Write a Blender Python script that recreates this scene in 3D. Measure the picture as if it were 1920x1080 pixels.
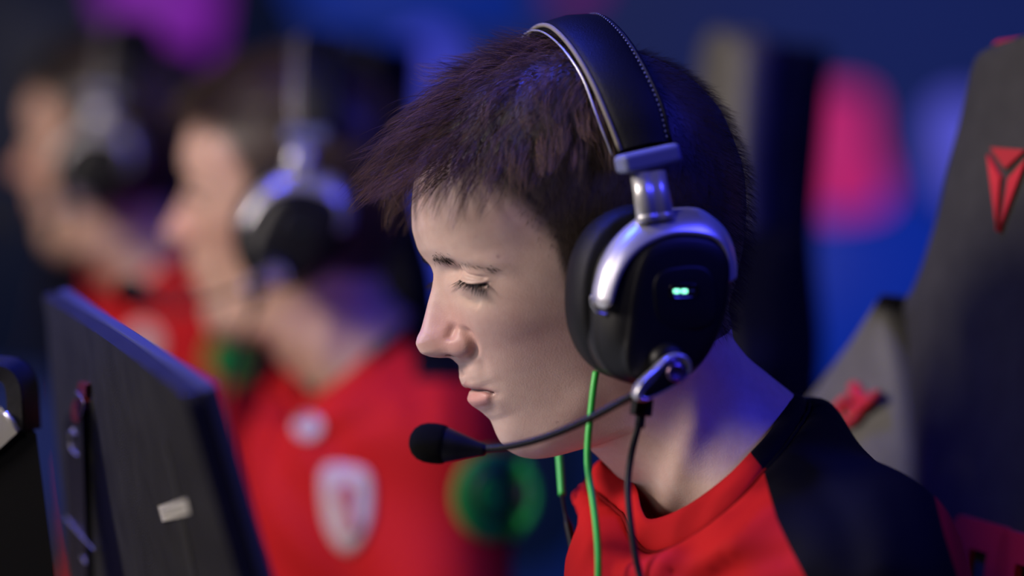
import bpy, math, random
import numpy as np
from mathutils import Vector, Matrix
from mathutils.bvhtree import BVHTree

rng = np.random.default_rng(7)
random.seed(7)
for o in list(bpy.data.objects):
    bpy.data.objects.remove(o)
scene = bpy.context.scene
COL = scene.collection

# ------------------------------------------------------------------ camera
CAM = np.array([0.0, 0.0, 1.36])
PITCH = math.radians(5.0)
FPX = 105.0 / 36.0 * 1920.0
Rv = np.array([1.0, 0.0, 0.0])
Fv = np.array([0.0, math.cos(PITCH), -math.sin(PITCH)])
Uv = np.array([0.0, math.sin(PITCH), math.cos(PITCH)])
cam_d = bpy.data.cameras.new('camera')
cam_d.lens = 105.0
cam_d.sensor_width = 36.0
cam_d.clip_start = 0.05
cam_d.dof.use_dof = True
cam_d.dof.focus_distance = 1.665
cam_d.dof.aperture_fstop = 1.85
cam_d.dof.aperture_blades = 0
cam = bpy.data.objects.new('camera', cam_d)
COL.objects.link(cam)
cam.location = CAM
cam.rotation_euler = (math.pi / 2 - PITCH, 0, 0)
scene.camera = cam

# ------------------------------------------------------------------ world, lights, exposure
world = bpy.data.worlds.new('hall_air')
scene.world = world
world.use_nodes = True
bgn = world.node_tree.nodes['Background']
bgn.inputs[0].default_value = (0.05, 0.07, 0.16, 1)
bgn.inputs[1].default_value = 0.008
vs = scene.view_settings
vs.view_transform = 'Standard'
vs.look = 'None'
vs.gamma = 1.0
vs.use_curve_mapping = False
vs.exposure = -0.12


def area_light(name, loc, target, size, power, color, spread=180):
    d = bpy.data.lights.new(name, 'AREA')
    d.shape = 'DISK'
    d.size = size
    d.energy = power
    d.color = color
    d.spread = math.radians(spread)
    o = bpy.data.objects.new(name, d)
    COL.objects.link(o)
    o.location = loc
    v = Vector(target) - Vector(loc)
    o.rotation_euler = v.to_track_quat('-Z', 'Y').to_euler()
    return o


area_light('stage_key_light', (-2.4, 1.2, 2.45), (-0.1, 1.9, 1.15), 0.7, 84, (1.0, 0.87, 0.80))
area_light('stage_blue_light', (1.9, 0.75, 3.0), (0.1, 1.8, 1.2), 0.6, 46, (0.05, 0.05, 1.0))
area_light('added_fill_light', (-1.5, 0.1, 2.9), (-0.05, 2.6, 1.0), 0.9, 16, (1.0, 0.88, 0.82))  # added fill to brighten camera-facing sleeves, not a lamp of the stage
area_light('stage_blue_top_light', (-0.95, 2.1, 3.7), (-0.30, 1.72, 1.15), 0.4, 7.0, (0.02, 0.05, 1.0), 31)


# ------------------------------------------------------------------ coordinate helpers
def w_of(v):
    """camera-aligned coordinates (right, depth, up) -> world"""
    v = np.asarray(v, float)
    return CAM + v[..., 0:1] * Rv + v[..., 1:2] * Fv + v[..., 2:3] * Uv


def v_at(px, py, D):
    px = np.asarray(px, float); py = np.asarray(py, float); D = np.asarray(D, float)
    return np.stack([(px - 960) / FPX * D, D + 0 * px, -(py - 540) / FPX * D], -1)


def W(px, py, D):
    return w_of(v_at(px, py, D))


def proj(v):
    return 960 + v[..., 0] / v[..., 1] * FPX, 540 - v[..., 2] / v[..., 1] * FPX


PX = 1.70 / FPX                      # metres per pixel at the head
PSI = math.radians(14.0)
ALPHA = math.radians(20.0)
HO = v_at(1110, 450, 1.70)
Hn = np.array([-math.cos(PSI), -math.sin(PSI), 0.0])
He = np.array([math.sin(PSI), -math.cos(PSI), 0.0])
Hk = np.array([0.0, 0.0, 1.0])


def plane_pt(px, py, origin, normal):
    px = np.asarray(px, float); py = np.asarray(py, float)
    r = np.stack([(px - 960) / FPX, np.ones_like(px), -(py - 540) / FPX], -1)
    t = (origin @ normal) / (r @ normal)
    return r * t[..., None]


def hp(px, py, b):
    """a point of the head, b metres beside the mid plane (camera coordinates)"""
    px = np.asarray(px, float); py = np.asarray(py, float)
    b = np.asarray(b, float) + 0 * px
    r = np.stack([(px - 960) / FPX, np.ones_like(px), -(py - 540) / FPX], -1)
    t = (b + HO @ He) / (r @ He)
    return r * t[..., None]


def pix_ac(px, py, b=0.0):
    """pixel -> anatomical (forward, up) in the mid plane, metres"""
    p = hp(px, py, b) - HO
    a = p @ Hn; c = p @ Hk
    ca, sa = math.cos(ALPHA), math.sin(ALPHA)
    return a * ca - c * sa, a * sa + c * ca


def anat(a1, b, c1):
    """anatomical (forward, lateral, up) -> camera coordinates"""
    ca, sa = math.cos(ALPHA), math.sin(ALPHA)
    a = a1 * ca + c1 * sa
    c = -a1 * sa + c1 * ca
    a = np.asarray(a)[..., None]; c = np.asarray(c)[..., None]; b = np.asarray(b)[..., None]
    return HO + a * Hn + b * He + c * Hk


def pchip(xk, yk, x):
    xk = np.asarray(xk, float); yk = np.asarray(yk, float)
    if xk[0] > xk[-1]:
        xk = xk[::-1]; yk = yk[::-1]
    h = np.diff(xk); d = np.diff(yk) / h
    m = np.zeros_like(xk)
    m[0] = d[0]; m[-1] = d[-1]
    for i in range(1, len(xk) - 1):
        if d[i - 1] * d[i] > 0:
            w1 = 2 * h[i] + h[i - 1]; w2 = h[i] + 2 * h[i - 1]
            m[i] = (w1 + w2) / (w1 / d[i - 1] + w2 / d[i])
    x = np.clip(np.asarray(x, float), xk[0], xk[-1])
    i = np.clip(np.searchsorted(xk, x) - 1, 0, len(h) - 1)
    t = (x - xk[i]) / h[i]
    return ((2 * t**3 - 3 * t**2 + 1) * yk[i] + (t**3 - 2 * t**2 + t) * h[i] * m[i]
            + (-2 * t**3 + 3 * t**2) * yk[i + 1] + (t**3 - t**2) * h[i] * m[i + 1])


def catmull(P, n, closed=False):
    """smooth curve through control points, n samples evenly spaced by length"""
    P = np.asarray(P, float)
    if closed:
        Q = np.vstack([P[-1], P, P[0], P[1]])
    else:
        Q = np.vstack([2 * P[0] - P[1], P, 2 * P[-1] - P[-2]])
    out = []
    for i in range(1, len(Q) - 2):
        t = np.linspace(0, 1, 24, endpoint=False)[:, None]
        p0, p1, p2, p3 = Q[i - 1], Q[i], Q[i + 1], Q[i + 2]
        out.append(0.5 * ((2 * p1) + (-p0 + p2) * t + (2 * p0 - 5 * p1 + 4 * p2 - p3) * t**2 + (-p0 + 3 * p1 - 3 * p2 + p3) * t**3))
    out.append(Q[-2][None])
    C = np.vstack(out)
    L = np.concatenate([[0], np.cumsum(np.linalg.norm(np.diff(C, axis=0), axis=1))])
    s = np.linspace(0, L[-1], n + 1)[:-1] if closed else np.linspace(0, L[-1], n)
    return np.stack([np.interp(s, L, C[:, k]) for k in range(C.shape[1])], -1)


def smooth01(x, a, b):
    t = np.clip((x - a) / (b - a), 0, 1)
    return t * t * (3 - 2 * t)


# ------------------------------------------------------------------ mesh helpers
def mesh_np(name, verts, faces, smooth=True):
    """faces: int array (n,3) or (n,4), or a list of such arrays"""
    me = bpy.data.meshes.new(name)
    verts = np.asarray(verts, np.float32)
    groups = faces if isinstance(faces, list) else [faces]
    groups = [np.asarray(g, np.int32) for g in groups if len(g)]
    nl = sum(g.size for g in groups); nf = sum(len(g) for g in groups)
    me.vertices.add(len(verts)); me.vertices.foreach_set('co', verts.ravel())
    me.loops.add(nl); me.loops.foreach_set('vertex_index', np.concatenate([g.ravel() for g in groups]))
    me.polygons.add(nf)
    tot = np.concatenate([np.full(len(g), g.shape[1], np.int32) for g in groups])
    st = np.concatenate([[0], np.cumsum(tot)[:-1]]).astype(np.int32)
    me.polygons.foreach_set('loop_start', st)
    me.polygons.foreach_set('use_smooth', np.full(nf, smooth))
    me.update(calc_edges=True)
    me.validate()
    return me


def grid_faces(nr, nc, close_c=False, close_r=False, flip=False):
    r = np.arange(nr if close_r else nr - 1)
    c = np.arange(nc if close_c else nc - 1)
    R, C = np.meshgrid(r, c, indexing='ij')
    R1 = (R + 1) % nr; C1 = (C + 1) % nc
    f = np.stack([R * nc + C, R * nc + C1, R1 * nc + C1, R1 * nc + C], -1).reshape(-1, 4)
    return f[:, ::-1] if flip else f


class Root:
    """an Empty at a thing's base that parents its parts"""
    def __init__(self, name, loc, label, cat, group=None):
        self.o = bpy.data.objects.new(name, None)
        self.o.empty_display_size = 0.05
        COL.objects.link(self.o)
        self.loc = np.asarray(loc, float)
        self.o.location = self.loc
        tag(self.o, label, cat, group)


def tag(o, label=None, cat=None, group=None, kind=None):
    if label: o['label'] = label
    if cat: o['category'] = cat
    if group: o['group'] = group
    if kind: o['kind'] = kind
    return o


def add(name, me, mat, root=None, parent=None, label=None):
    """link a mesh given in world coordinates; root: Root; parent: part object for a sub-part"""
    o = bpy.data.objects.new(name, me)
    COL.objects.link(o)
    if mat is not None:
        for m in (mat if isinstance(mat, list) else [mat]):
            me.materials.append(m)
    if root is not None:
        n = len(me.vertices)
        co = np.empty(n * 3, np.float32); me.vertices.foreach_get('co', co)
        co = co.reshape(-1, 3) - root.loc.astype(np.float32)
        me.vertices.foreach_set('co', co.ravel()); me.update()
        o.parent = parent if parent is not None else root.o
    if label: o['label'] = label
    return o


def frames(path, up=None):
    path = np.asarray(path, float)
    T = np.gradient(path, axis=0)
    T /= np.linalg.norm(T, axis=1)[:, None] + 1e-12
    N = np.zeros_like(T)
    u = np.array([0.3, 1.0, 0.2]) if up is None else np.asarray(up, float)
    n = u - (u @ T[0]) * T[0]; n /= np.linalg.norm(n)
    for i in range(len(T)):
        n = n - (n @ T[i]) * T[i]; n /= np.linalg.norm(n) + 1e-12
        N[i] = n
    return T, N, np.cross(T, N)


def tube(name, path, rad, seg=14, flat=1.0, up=None, cap=True):
    """tube along a path (world); rad scalar or per point; flat = thickness ratio along the binormal"""
    path = np.asarray(path, float)
    T, N, B = frames(path, up)
    rad = np.broadcast_to(np.asarray(rad, float), (len(path),))
    th = np.linspace(0, 2 * math.pi, seg, endpoint=False)
    V = path[:, None] + rad[:, None, None] * (np.cos(th)[None, :, None] * N[:, None] + flat * np.sin(th)[None, :, None] * B[:, None])
    verts = V.reshape(-1, 3)
    f = [grid_faces(len(path), seg, close_c=True)]
    if cap:
        n = len(verts)
        verts = np.vstack([verts, path[0], path[-1]])
        k = np.arange(seg); k1 = (k + 1) % seg
        f.append(np.stack([np.full(seg, n), k1, k], -1))
        o = (len(path) - 1) * seg
        f.append(np.stack([np.full(seg, n + 1), o + k, o + k1], -1))
    return mesh_np(name, verts, f)


def loft(name, rings, cap0=True, cap1=True, smooth=True, flip=False):
    """rings: list of (n,3) closed outlines"""
    R = np.asarray(rings, float)
    nr, n, _ = R.shape
    verts = R.reshape(-1, 3)
    f = [grid_faces(nr, n, close_c=True, flip=flip)]
    k = np.arange(n); k1 = (k + 1) % n
    ex = []
    if cap0:
        ex.append(R[0].mean(0)); i = len(verts) + len(ex) - 1
        t = np.stack([np.full(n, i), k1, k], -1); f.append(t[:, ::-1] if flip else t)
    if cap1:
        ex.append(R[-1].mean(0)); i = len(verts) + len(ex) - 1
        o = (nr - 1) * n
        t = np.stack([np.full(n, i), o + k, o + k1], -1); f.append(t[:, ::-1] if flip else t)
    if ex: verts = np.vstack([verts, ex])
    me = mesh_np(name, verts, f, smooth)
    fix_normals(me)
    return me


def fix_normals(me):
    import bmesh
    bm = bmesh.new(); bm.from_mesh(me)
    bmesh.ops.recalc_face_normals(bm, faces=bm.faces)
    bm.to_mesh(me); bm.free()


def sharp(o, deg=35):
    """smooth shading but hard edges beyond an angle"""
    me = o.data
    import bmesh
    bm = bmesh.new(); bm.from_mesh(me)
    for e in bm.edges:
        if len(e.link_faces) == 2 and e.calc_face_angle(0) > math.radians(deg):
            e.smooth = False
    bm.to_mesh(me); bm.free()
    return o


def box_mesh(name, c, ax, half, bevel=0.0, seg=2):
    """box: centre, 3 axes (rows, world), half sizes"""
    import bmesh
    bm = bmesh.new()
    bmesh.ops.create_cube(bm, size=2.0)
    for v in bm.verts:
        v.co = Vector((v.co.x * half[0], v.co.y * half[1], v.co.z * half[2]))
    if bevel:
        bmesh.ops.bevel(bm, geom=list(bm.edges), offset=bevel, segments=seg, profile=0.5, affect='EDGES')
    A = np.asarray(ax, float)
    for v in bm.verts:
        q = v.co.x * A[0] + v.co.y * A[1] + v.co.z * A[2] + np.asarray(c)
        v.co = Vector(q)
    bmesh.ops.recalc_face_normals(bm, faces=bm.faces)
    me = bpy.data.meshes.new(name); bm.to_mesh(me); bm.free()
    for p in me.polygons: p.use_smooth = False
    return me


def attr(me, name, vals):
    vals = np.asarray(vals, np.float32)
    if vals.ndim == 1:
        a = me.attributes.new(name, 'FLOAT', 'POINT'); a.data.foreach_set('value', vals)
    else:
        a = me.attributes.new(name, 'FLOAT_COLOR', 'POINT')
        v4 = np.ones((len(vals), 4), np.float32); v4[:, :3] = vals
        a.data.foreach_set('color', v4.ravel())


# ------------------------------------------------------------------ materials
def mat(name, color=(0.5, 0.5, 0.5), rough=0.5, metal=0.0, spec=0.5, noise=None, bump=None, emit=None, estr=1.0, sheen=0.0, coat=0.0):
    m = bpy.data.materials.new(name); m.use_nodes = True
    nt = m.node_tree; b = nt.nodes['Principled BSDF']
    b.inputs['Base Color'].default_value = (*color, 1)
    b.inputs['Roughness'].default_value = rough
    b.inputs['Metallic'].default_value = metal
    b.inputs['Specular IOR Level'].default_value = spec
    b.inputs['Sheen Weight'].default_value = sheen
    b.inputs['Coat Weight'].default_value = coat
    tc = nt.nodes.new('ShaderNodeTexCoord')
    if noise:
        sc, amt = noise
        n = nt.nodes.new('ShaderNodeTexNoise'); n.inputs['Scale'].default_value = sc; n.inputs['Detail'].default_value = 4
        nt.links.new(tc.outputs['Object'], n.inputs['Vector'])
        r = nt.nodes.new('ShaderNodeValToRGB')
        r.color_ramp.elements[0].position = 0.3; r.color_ramp.elements[1].position = 0.7
        r.color_ramp.elements[0].color = (*[c * (1 - amt) for c in color], 1)
        r.color_ramp.elements[1].color = (*[min(1, c * (1 + amt)) for c in color], 1)
        nt.links.new(n.outputs['Fac'], r.inputs['Fac']); nt.links.new(r.outputs['Color'], b.inputs['Base Color'])
    if bump:
        sc, st = bump
        n = nt.nodes.new('ShaderNodeTexNoise'); n.inputs['Scale'].default_value = sc; n.inputs['Detail'].default_value = 3
        nt.links.new(tc.outputs['Object'], n.inputs['Vector'])
        bp = nt.nodes.new('ShaderNodeBump'); bp.inputs['Strength'].default_value = st; bp.inputs['Distance'].default_value = 0.001
        nt.links.new(n.outputs['Fac'], bp.inputs['Height']); nt.links.new(bp.outputs['Normal'], b.inputs['Normal'])
    if emit:
        b.inputs['Emission Color'].default_value = (*emit, 1)
        b.inputs['Emission Strength'].default_value = estr
    return m


def skin_mat(name, gain=(1, 1, 1)):
    m = bpy.data.materials.new(name); m.use_nodes = True
    nt = m.node_tree; b = nt.nodes['Principled BSDF']
    a = nt.nodes.new('ShaderNodeAttribute'); a.attribute_name = 'skin_tone'
    tc = nt.nodes.new('ShaderNodeTexCoord')
    n = nt.nodes.new('ShaderNodeTexNoise'); n.inputs['Scale'].default_value = 160; n.inputs['Detail'].default_value = 5
    nt.links.new(tc.outputs['Object'], n.inputs['Vector'])
    r = nt.nodes.new('ShaderNodeValToRGB')
    r.color_ramp.elements[0].position = 0.3; r.color_ramp.elements[1].position = 0.72
    r.color_ramp.elements[0].color = (0.95 * gain[0], 0.91 * gain[1], 0.90 * gain[2], 1)
    r.color_ramp.elements[1].color = (1.03 * gain[0], 1.04 * gain[1], 1.04 * gain[2], 1)
    nt.links.new(n.outputs['Fac'], r.inputs['Fac'])
    mx = nt.nodes.new('ShaderNodeMix'); mx.data_type = 'RGBA'; mx.blend_type = 'MULTIPLY'; mx.inputs[0].default_value = 1
    nt.links.new(a.outputs['Color'], mx.inputs[6]); nt.links.new(r.outputs['Color'], mx.inputs[7])
    nt.links.new(mx.outputs[2], b.inputs['Base Color'])
    b.inputs['Roughness'].default_value = 0.47
    b.inputs['Specular IOR Level'].default_value = 0.42
    b.inputs['Subsurface Weight'].default_value = 0.18
    b.inputs['Subsurface Radius'].default_value = (1.0, 0.38, 0.2)
    b.inputs['Subsurface Scale'].default_value = 0.004
    n2 = nt.nodes.new('ShaderNodeTexNoise'); n2.inputs['Scale'].default_value = 900; n2.inputs['Detail'].default_value = 3
    nt.links.new(tc.outputs['Object'], n2.inputs['Vector'])
    bp = nt.nodes.new('ShaderNodeBump'); bp.inputs['Strength'].default_value = 0.2; bp.inputs['Distance'].default_value = 0.0006
    nt.links.new(n2.outputs['Fac'], bp.inputs['Height']); nt.links.new(bp.outputs['Normal'], b.inputs['Normal'])
    return m


def shirt_mat(name, k=1.0):
    m = bpy.data.materials.new(name); m.use_nodes = True
    nt = m.node_tree; b = nt.nodes['Principled BSDF']
    a = nt.nodes.new('ShaderNodeAttribute'); a.attribute_name = 'panel'
    r = nt.nodes.new('ShaderNodeValToRGB')
    e = r.color_ramp.elements
    e[0].position = 0.485; e[0].color = (0.46 * k, 0.012 * k, 0.015 * k, 1)
    e[1].position = 0.515; e[1].color = (0.0035, 0.0035, 0.006, 1)
    nt.links.new(a.outputs['Fac'], r.inputs['Fac']); nt.links.new(r.outputs['Color'], b.inputs['Base Color'])
    b.inputs['Roughness'].default_value = 0.72
    b.inputs['Specular IOR Level'].default_value = 0.06
    tc = nt.nodes.new('ShaderNodeTexCoord')
    n = nt.nodes.new('ShaderNodeTexNoise'); n.inputs['Scale'].default_value = 1500
    nt.links.new(tc.outputs['Object'], n.inputs['Vector'])
    bp = nt.nodes.new('ShaderNodeBump'); bp.inputs['Strength'].default_value = 0.2; bp.inputs['Distance'].default_value = 0.0004
    nt.links.new(n.outputs['Fac'], bp.inputs['Height']); nt.links.new(bp.outputs['Normal'], b.inputs['Normal'])
    return m


def hair_mat(name, dark, light, rough=0.5, spec=0.22):
    m = mat(name, dark, rough, spec=spec)
    nt = m.node_tree; b = nt.nodes['Principled BSDF']
    a = nt.nodes.new('ShaderNodeAttribute'); a.attribute_name = 'strand'
    r = nt.nodes.new('ShaderNodeValToRGB'); e = r.color_ramp.elements
    e[0].position = 0.35; e[0].color = (*dark, 1); e[1].position = 1.0; e[1].color = (*light, 1)
    nt.links.new(a.outputs['Fac'], r.inputs['Fac']); nt.links.new(r.outputs['Color'], b.inputs['Base Color'])
    return m


M = dict(
    skin=skin_mat('skin_fair'),
    skin2=skin_mat('skin_warm', (1.0, 0.9, 0.82)),
    hair=hair_mat('brown_hair', (0.050, 0.027, 0.017), (0.24, 0.135, 0.07)),
    crop=mat('cropped_hair_brown', (0.040, 0.025, 0.018), 0.7, spec=0.12),
    hair2=hair_mat('light_brown_hair', (0.035, 0.022, 0.013), (0.14, 0.092, 0.05)),
    hair3=mat('black_hair', (0.012, 0.010, 0.010), 0.45),
    brow=mat('brow_hair', (0.022, 0.013, 0.009), 0.6, spec=0.2),
    lash=mat('lash_hair', (0.02, 0.013, 0.010), 0.5),
    shirt=shirt_mat('jersey_fabric'),
    red=mat('red_fabric', (0.46, 0.012, 0.015), 0.6, spec=0.3, bump=(1500, 0.2), sheen=0.1),
    black=mat('black_plastic', (0.005, 0.005, 0.006), 0.42, spec=0.28, bump=(2500, 0.12)),
    gloss=mat('gloss_black', (0.008, 0.008, 0.010), 0.16),
    leather=mat('black_leather', (0.004, 0.004, 0.005), 0.52, spec=0.2, bump=(1200, 0.35)),
    piping=mat('pale_piping', (0.22, 0.20, 0.15), 0.6, spec=0.2),
    chrome=mat('brushed_metal', (0.60, 0.60, 0.61), 0.33, metal=0.6),
    chrome_dark=mat('dark_chrome', (0.55, 0.55, 0.56), 0.3, metal=0.75),
    cap=mat('grey_cap_blue_lit', (0.15, 0.17, 0.30), 0.5),  # blue stage light tinted into the grey
    foam=mat('black_foam', (0.004, 0.004, 0.004), 0.95, spec=0.05, bump=(1800, 1.0)),
    led=mat('green_led', (0.1, 0.6, 0.4), 0.3, emit=(0.25, 1.0, 0.62), estr=3.0),
    led_off=mat('unlit_led', (0.03, 0.05, 0.05), 0.3),
    green=mat('green_rubber', (0.03, 0.50, 0.06), 0.4),
    cord=mat('black_rubber', (0.004, 0.004, 0.006), 0.45, spec=0.2),
    chair=mat('charcoal_leather', (0.036, 0.035, 0.032), 0.65, spec=0.25, noise=(60, 0.12), bump=(700, 0.25)),
    chair_lit=mat('lit_grey_leather', (0.105, 0.10, 0.092), 0.6, noise=(60, 0.1), bump=(700, 0.25)),  # chair leather lightened so it looks lit
    chair_back=mat('chair_shell', (0.004, 0.004, 0.007), 0.6, spec=0.15),
    chair_red=mat('red_stitching', (0.60, 0.012, 0.024), 0.6, bump=(1400, 0.3)),
    chair_red2=mat('deep_red_stitching', (0.42, 0.006, 0.014), 0.6, bump=(1400, 0.3)),
    seam=mat('seam_black', (0.008, 0.008, 0.008), 0.7),
    mon=mat('monitor_plastic', (0.016, 0.016, 0.0165), 0.50, spec=0.3, noise=(35, 0.25), bump=(900, 0.3)),
    mon_edge=mat('monitor_bezel', (0.045, 0.05, 0.09), 0.45),
    mon_red=mat('dark_red_gloss', (0.10, 0.012, 0.012), 0.25),
    sticker=mat('grey_sticker', (0.42, 0.41, 0.37), 0.6),
    sticker_ink=mat('sticker_ink', (0.16, 0.16, 0.15), 0.6),
    alu=mat('sandblasted_metal', (0.40, 0.39, 0.37), 0.5, metal=0.3, bump=(1500, 0.4)),
    desk=mat('desk_laminate', (0.06, 0.05, 0.06), 0.5),
    white=mat('white_patch', (0.52, 0.45, 0.46), 0.7, spec=0.1),
    patch_green=mat('green_patch', (0.012, 0.26, 0.045), 0.6, spec=0.1),
    patch_dark=mat('dark_patch', (0.004, 0.012, 0.020), 0.55),
    floor=mat('stage_floor', (0.02, 0.02, 0.025), 0.5, noise=(3, 0.2)),
)

#%%HEAD
# ------------------------------------------------------------------ the head, neck and body surface
front_total = [(975, 108), (935, 119), (890, 141), (850, 172), (815, 218), (794, 270), (784, 320), (779, 365), (778, 408), (781, 438), (790, 466), (801, 484),
               (810, 499), (813, 511), (811, 535), (803, 566), (795, 598), (789, 619), (782, 635), (781, 647), (788, 660), (805, 668.5),
               (825, 671), (843, 671.5), (853, 677.5), (860, 687), (862.5, 700), (863.5, 711), (868, 720), (881, 730.5), (881.5, 739),
               (882, 748), (885, 758), (893, 768), (908, 779), (922, 790), (931, 807), (938, 824), (947, 838), (966, 852), (1001, 860),
               (1033, 855), (1066, 845.5), (1092, 838), (1110, 846), (1140, 872), (1180, 912), (1240, 968), (1310, 1040), (1380, 1120)]
front_base = [(975, 108), (935, 119), (890, 141), (850, 172), (815, 218), (794, 270), (784, 320), (779, 365), (778, 408), (781, 438), (790, 466), (801, 484),
              (812, 500), (819, 516), (828, 545), (838, 585), (848, 625), (860, 665), (872, 700), (886, 735), (902, 768), (917, 796), (931, 820), (947, 838), (966, 852), (1001, 860),
              (1033, 855), (1066, 845.5), (1092, 838), (1110, 846), (1140, 872), (1180, 912), (1240, 968), (1310, 1040), (1380, 1120)]
back_line = [(975, 108), (1040, 92), (1100, 88), (1170, 98), (1240, 122), (1300, 165), (1345, 225), (1372, 295), (1383, 370), (1380, 450), (1366, 520),
             (1352, 580), (1360, 625), (1385, 660), (1430, 698), (1480, 738), (1540, 790), (1620, 860), (1700, 930)]


def ac_px(pts):
    p = np.array(pts, float)
    a, c = pix_ac(p[:, 0], p[:, 1])
    a, c = a / PX, c / PX
    for i in range(1, len(c)):
        if c[i] >= c[i - 1] - 0.15: c[i] = c[i - 1] - 0.15
    return a, c


fa, fc = ac_px(front_total)
ba_, bc_ = ac_px(front_base)
ka, kc = ac_px(back_line)
CMAX, CMIN = fc[0], max(fc[-1], kc[-1]) + 1
# rows evenly spaced along the facial profile
cd = np.linspace(CMAX, CMIN, 6000)
ad = pchip(fc, fa, cd)
den = 1.0 + 0.7 * smooth01(60 - cd, 0, 60) * smooth01(cd + 260, 0, 70)
Ld = np.concatenate([[0], np.cumsum(np.hypot(np.diff(ad), np.diff(cd)) * den[1:])])
NR = 660
rows_c = np.interp(np.linspace(0, Ld[-1], NR), Ld, cd)
kc_ = np.exp(-np.linspace(-2.5, 2.5, 61)**2); kc_ /= kc_.sum()
for _ in range(2):
    rows_c = np.convolve(np.concatenate([2 * rows_c[0] - rows_c[30:0:-1], rows_c, 2 * rows_c[-1] - rows_c[-2:-32:-1]]), kc_, 'valid')
rows_c[0] = CMAX - 0.02
af_t = pchip(fc, fa, rows_c); af_b = pchip(bc_, ba_, rows_c)
# towards the back the rows fan out, so the jaw shelf melts into the side of the neck
i0 = int(np.argmax(rows_c < -100))
rows_s = rows_c.copy()
fr_ = np.linspace(0, 1, NR - i0)
rows_s[i0:] = rows_c[i0] + (CMIN - rows_c[i0]) * (0.35 * fr_ + 0.65 * fr_**1.75)
kern = np.exp(-np.linspace(-2.5, 2.5, 141)**2); kern /= kern.sum()


def soft(x):
    ext = np.concatenate([2 * x[0] - x[70:0:-1], x, 2 * x[-1] - x[-2:-72:-1]])
    return np.convolve(ext, kern, 'valid')


rows_s = np.minimum.accumulate(soft(rows_s))
rows_s[:40] = rows_c[:40] * (1 - np.linspace(0, 1, 40)) + rows_s[:40] * np.linspace(0, 1, 40)
ab = pchip(kc, ka, rows_s)
w_tab = [(CMAX, 3), (366, 48), (358, 88), (345, 125), (325, 160), (300, 188), (250, 222), (190, 244), (110, 252), (40, 247), (-20, 236), (-70, 226), (-130, 212), (-190, 198),
         (-250, 186), (-310, 172), (-345, 166), (-360, 166), (-400, 176), (-460, 205), (-520, 260), (-640, 330)]
Wr = pchip([p[0] for p in w_tab], [p[1] for p in w_tab], rows_s)
n_tab = [(CMAX, 2.0), (300, 2.0), (200, 2.15), (120, 2.35), (50, 2.4), (0, 2.3), (-60, 2.15), (-120, 2.0), (-180, 1.85), (-230, 1.7), (-270, 1.62), (-320, 1.72), (-380, 1.95), (-640, 2.0)]
nr_ = pchip([p[0] for p in n_tab], [p[1] for p in n_tab], rows_s)
m_tab = [(CMAX, 0), (300, -40), (150, -75), (0, -70), (-120, -60), (-250, -40), (-345, -50), (-640, -90)]
am = pchip([p[0] for p in m_tab], [p[1] for p in m_tab], rows_s)
am = np.minimum(np.maximum(am, ab + 0.25 * (af_b - ab)), af_b - 0.3 * (af_b - ab))
NC = 170
vv = np.linspace(0, 1, NC)
tt = math.pi * vv**1.35
ct, st_ = np.cos(tt), np.sin(tt)
for arr in (Wr, nr_, am):
    arr[60:] = soft(arr)[60:]
am = np.minimum(np.maximum(am, ab + 0.25 * (af_b - ab)), af_b - 0.3 * (af_b - ab))
gfan = smooth01(tt, 0.12, 1.35)[None, :]
af_s = pchip(bc_, ba_, rows_s); af_s[60:] = soft(soft(af_s))[60:]
Afr = np.empty((NR, NC)); Bfr = np.empty((NR, NC))
for i in range(NR):
    ef = 2 / nr_[i]
    fr = tt <= math.pi / 2
    Afr[i] = np.where(fr, am[i] + (af_b[i] * (1 - gfan[0]) + af_s[i] * gfan[0] - am[i]) * np.abs(ct)**ef, am[i] - (am[i] - ab[i]) * np.abs(ct)**0.95)
    Bfr[i] = Wr[i] * np.where(fr, np.abs(st_)**ef, np.abs(st_)**0.95)
Bfr[:, 0] = 0; Bfr[:, -1] = 0
Crow = rows_c[:, None] * (1 - gfan) + rows_s[:, None] * gfan
# nose: forward swelling of the base face about the mid line
Nn = af_t - af_b
wn_tab = [(40, 16), (10, 20), (-20, 25), (-45, 30), (-62, 36), (-80, 44), (-100, 50), (-120, 50), (-132, 50), (-155, 58), (-200, 62), (-260, 70), (-640, 90)]
kn_tab = [(40, 2), (-20, 2.1), (-50, 2.4), (-70, 2.6), (-90, 2.8), (-130, 2.6), (-160, 3.0), (-640, 3)]
wn = pchip([p[0] for p in wn_tab], [p[1] for p in wn_tab], rows_c)
kn = pchip([p[0] for p in kn_tab], [p[1] for p in kn_tab], rows_c)
wn[60:] = soft(wn)[60:]; kn[60:] = soft(kn)[60:]
Afr = Afr + Nn[:, None] * np.exp(-(Bfr / wn[:, None])**kn[:, None])


def half_points(A, B, C):
    return anat(A * PX, B * PX, C * PX)


def grid_normals(P):
    du = np.gradient(P, axis=0); dv = np.gradient(P, axis=1)
    n = np.cross(du, dv)
    return n / (np.linalg.norm(n, axis=-1, keepdims=True) + 1e-15)


P = half_points(Afr, Bfr, Crow)
Nv = grid_normals(P)
cen = P.mean((0, 1))
if ((P[200, 60] - cen) @ Nv[200, 60]) < 0: Nv = -Nv
QX, QY = proj(P)
near = (Afr > -60)                      # features sit on the face side only


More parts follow.
